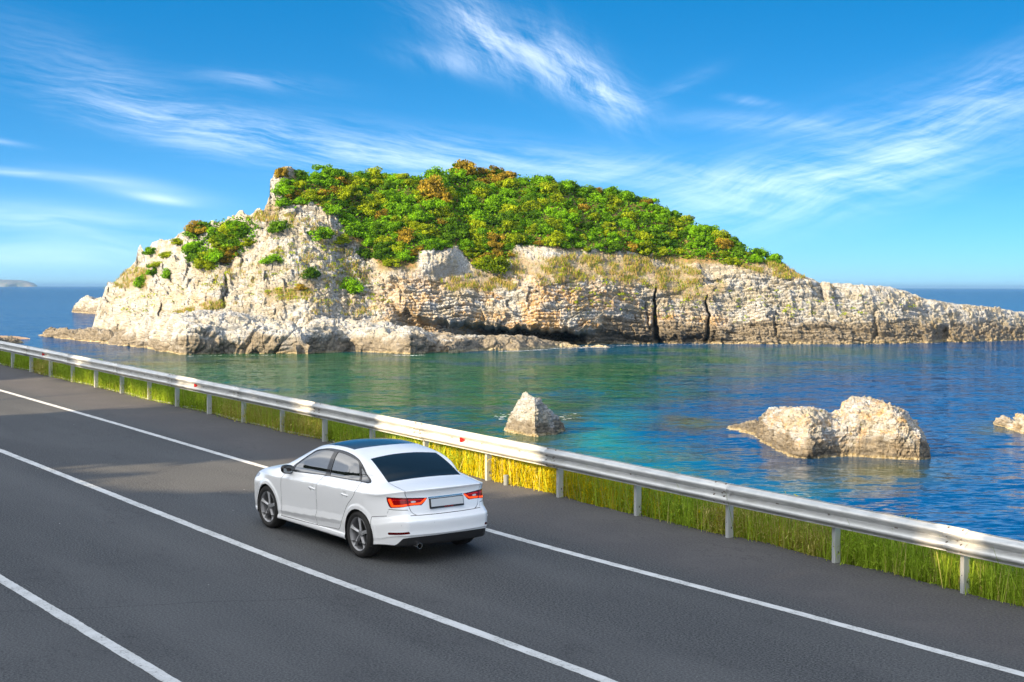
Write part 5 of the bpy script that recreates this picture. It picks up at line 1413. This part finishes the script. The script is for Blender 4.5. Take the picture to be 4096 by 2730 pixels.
def ground_cover():
    # low scrub between the bushes
    VV, FF, LL = [], [], []; b = 0
    for poly, n, sd in ((SCRUB, 24000, 1), (LEFTCL, 1500, 2)):
        Q, P = scatter(poly, n, sd); k = len(P)
        C = P + RNG.normal(size=(k, 3))*np.array([.5, .3, .2]); C[:, 2] += .2 + .9*RNG.random(k)
        N = rnd_dir(k); N[:, 2] = np.abs(N[:, 2]) + .4; N[:, 1] -= .4; N /= np.linalg.norm(N, axis=1)[:, None]
        L = .22 + .2*RNG.random(k); V, F = quads(C, N, rnd_dir(k), L, L*.6)
        VV.append(V); FF.append(F + b); b += len(V); LL.append(np.repeat(np.clip(.35 + .25*RNG.normal(size=k), 0, 1), 4))
    me = new_mesh('low_scrub', np.concatenate(VV), np.concatenate(FF), False, mats=(PM['green'],)); attr(me, 'leaf', np.concatenate(LL)); obj('low_scrub', me, kind='stuff')
    # dry grass on the ledges
    VV, LL, MI = [], [], []
    polys = [([(1165,580),(1260,600),(1330,582),(1480,592),(1600,606),(1622,632),(1560,676),(1480,658),(1400,648),(1320,648),(1250,660),(1180,645)], 2600), ([(1000,645),(1100,632),(1190,645),(1180,668),(1020,670)], 700), ([(1690,612),(1790,602),(1850,640),(1800,642)], 600), ([(395,722),(520,684),(545,700),(430,728)], 500), ([(610,670),(715,658),(720,690),(620,690)], 450), ([(245,645),(300,612),(345,622),(335,665),(250,664)], 450), ([(560,500),(640,474),(640,508),(570,512)], 250), ([(1560,645),(1670,645),(1630,690),(1575,690)], 260), ([(780,590),(860,610),(850,640),(800,640)], 160), ([(640,500),(700,480),(790,545),(830,600),(700,560)], 420), ([(620,560),(700,570),(840,620),(860,690),(700,650),(620,600)], 420), ([(440,625),(600,600),(640,640),(560,670),(450,660)], 260), ([(660,690),(860,690),(880,730),(700,725)], 200), ([(1740,600),(1800,600),(1830,630),(1790,625)], 200)]
    for pi, (poly, n) in enumerate(polys):
        Q, P = scatter(poly, n, 30 + pi); tf = fbm(np.stack([Q[:, 0]/16, Q[:, 1]/9, Q[:, 0]*0 + pi], 1), 3, 971); P = P[tf > .03]; k = len(P)
        for q in range(7):
            d = rnd_dir(k)*.45; d[:, 2] = 1; d /= np.linalg.norm(d, axis=1)[:, None]
            h = (.35 + .65*RNG.random(k))*(.8 if pi not in (0, 1) else 1.0); base = P + RNG.normal(size=(k, 3))*np.array([.28, .2, .05]); base[:, 2] -= .1
            s = np.stack([np.full(k, .035), RNG.normal(size=k)*.02, np.zeros(k)], 1)
            V = np.stack([base - s, base + s, base + d*h[:, None] + s*.5, base + d*h[:, None] - s*.5], 1).reshape(-1, 3)
            VV.append(V); LL.append(np.repeat(np.clip(.5 + .3*RNG.normal(size=k), 0, 1), 4)); MI.append((RNG.random(k) < .42).astype(int))
    V = np.concatenate(VV); me = new_mesh('dry_grass', V, np.arange(len(V)).reshape(-1, 4), False, mats=(plant_mat('dry grass', (.20, .14, .05), (.52, .40, .17), .2), PM['yellow-green']), mat_idx=np.concatenate(MI)); attr(me, 'leaf', np.concatenate(LL)); obj('dry_grass', me, kind='stuff')
    # tiny plants in the cracks
    VV, LL = [], []
    for poly, n, sd in (([(1280,620),(1500,655),(1900,665),(1900,730),(1640,745),(1300,720)], 130, 61), ([(420,640),(850,600),(900,700),(500,700)], 110, 62), ([(240,690),(420,640),(420,720),(300,730)], 40, 63), ([(620,520),(760,560),(840,620),(640,620)], 60, 64), ([(1900,670),(2100,690),(2100,720),(1900,730)], 20, 65), ([(330,760),(640,735),(660,760),(400,775)], 26, 66)):
        Q, P = scatter(poly, n, sd); k = len(P); sz = .25 + .5*np.random.default_rng(sd).random(k)**2; m = 26
        d = rnd_dir(k*m).reshape(k, m, 3); d[..., 2] = np.abs(d[..., 2])*.7
        C = (P[:, None] + d*sz[:, None, None] - np.array([0, .15, 0])).reshape(-1, 3); N = d.reshape(-1, 3) + .4*RNG.normal(size=(k*m, 3)); N /= np.linalg.norm(N, axis=1)[:, None]
        L = np.repeat(sz*.28, m); V, F = quads(C, N, rnd_dir(k*m), L, L*.5); VV.append(V); LL.append(np.repeat(np.clip(.55 + .25*RNG.normal(size=k*m), 0, 1), 4))
    V = np.concatenate(VV); me = new_mesh('crevice_plants', V, np.arange(len(V)).reshape(-1, 4), False, mats=(PM['yellow-green'],)); attr(me, 'leaf', np.concatenate(LL)); obj('crevice_plants', me, kind='stuff')
ground_cover()
# ================================================================ roadside trees on the slope across the road, behind the viewer: they shade the road
def to_as(poly):
    p = np.array(poly, float); return np.stack(road_as(on_road(p[:, 0], p[:, 1])), 1)
LIT_ROAD = [to_as([(-160,880),(0,880),(100,870),(225,893),(385,922),(330,934),(175,941),(75,948),(0,952),(-160,960)]),
            to_as([(225,1107),(330,1099),(460,1090),(640,1083),(700,1083),(700,1124),(450,1126),(260,1118)]),
            to_as([(140,1080),(250,1074),(600,1066),(700,1062),(700,1072),(450,1076),(260,1083)])]
def rail_a(x, y, s):
    D = sight(np.array([x*1.0]), np.array([y*1.0]))[0]; P = CAM_P + D*(s/(D[0]*RM[0] + D[1]*RM[1])); return road_as(P)[0]
LIT_RAIL = sorted((rail_a(868, 985, RAIL_S - .15), rail_a(1075, 1015, RAIL_S - .15)))
LIT_GRASS = sorted((rail_a(985, 1080, 16.2), rail_a(1330, 1130, 16.2)))
def in_gap(P):
    """true where a leaf would shut out one of the sunny patches"""
    n = len(P); t = ((P - RO) @ RN)/(SUN @ RN); Q = P - SUN*t[:, None]; a, s = road_as(Q); as_ = np.stack([a, s], 1)
    d = np.minimum.reduce([sd_poly(as_, p) for p in LIT_ROAD]); hit = d < .45 + .35*RNG.random(n)
    for s0, (a0, a1), z0, z1 in ((RAIL_S - .15, LIT_RAIL, .05, 1.2), (16.2, LIT_GRASS, -.8, .55)):
        sp = P[:, 0]*RM[0] + P[:, 1]*RM[1]; ks = SUN[0]*RM[0] + SUN[1]*RM[1]; t = (sp - s0)/ks; Q = P - SUN*t[:, None]
        a, _ = road_as(Q); z = Q[:, 2] - road_z(Q[:, 0], Q[:, 1])
        soft = .5*RNG.random(n)
        hit |= (a > a0 - soft) & (a < a1 + soft) & (z > z0) & (z < z1)
    return hit
def hill_z(a, s):
    h = max(-s - .5, 0); return min(h*.55, 4.2 + .18*h)
TRUNK = material('tree bark', (.09, .07, .05), .9)
SHADE = plant_mat('roadside tree leaves', (.016, .035, .008), (.07, .12, .02), .12)
def shade_trees():
    r = np.random.default_rng(5)
    lab = ['spreading', 'tall', 'rounded']
    for k in range(19):
        a = -5.0 + 4.4*k + r.uniform(-.5, .5); s = -18 + r.uniform(-.8, .8)
        g = road_pt(a, s, hill_z(a, s) - .3)
        top = (17.3 - s)*math.tan(SUN_EL) + 1.1 + r.uniform(0, .9); hh = top - hill_z(a, s) + .3; w = 7.6
        root = bpy.data.objects.new('roadside_tree', None); COL.objects.link(root); root.location = Vector(g)
        root['label'] = 'dense dark roadside tree on the slope across the road, outside the picture'; root['category'] = 'tree'; root['group'] = 'trees on the slope across the road'
        b = MB(); b.tube((0, 0, 0), (.15, .1, hh*.45), 0.2, 10, r2=.11); b.tube((.15, .1, hh*.45), (.1, .3, hh*.85), .11, 8, r2=.03)
        for q in range(0):
            th = r.uniform(0, 6.28); z0 = hh*r.uniform(.25, .6); b.tube((.1, .1, z0), (math.cos(th)*2.2, math.sin(th)*2.2, z0 + r.uniform(.8, 2)), .08, 6, r2=.03)
        obj('trunk', b.mesh('trunk', TRUNK), root)
        n = 9500; cl = 60
        cc = np.stack([r.normal(size=cl)*1.7, r.normal(size=cl)*1.7, 1.0 + (hh - 2.0)*r.random(cl)], 1)
        fz = np.clip((cc[:, 2] - hh*.55)/(hh*.45), 0, 1); cc[:, :2] *= (1 - .40*fz**2)[:, None]
        kk = r.integers(0, cl, n); d = r.normal(size=(n, 3)); d /= np.linalg.norm(d, axis=1)[:, None]
        C = cc[kk] + d*(1.25*r.random(n)**.4)[:, None]; N = d + .6*r.normal(size=(n, 3)); N /= np.linalg.norm(N, axis=1)[:, None]
        C = C[:, :]; keep = ~in_gap(C + g) & (C[:, 2] < hh)
        C, N = C[keep], N[keep]; L = .24 + .16*r.random(len(C)); V, F = quads(C, N, r.normal(size=(len(C), 3)), L, L*.6)
        me = new_mesh('crown', V, F, False, mats=(SHADE,)); attr(me, 'leaf', np.repeat(r.random(len(C)), 4)); obj('crown', me, root)
print('LIT', [np.round(p,1).tolist() for p in LIT_ROAD], LIT_RAIL, LIT_GRASS)
shade_trees()
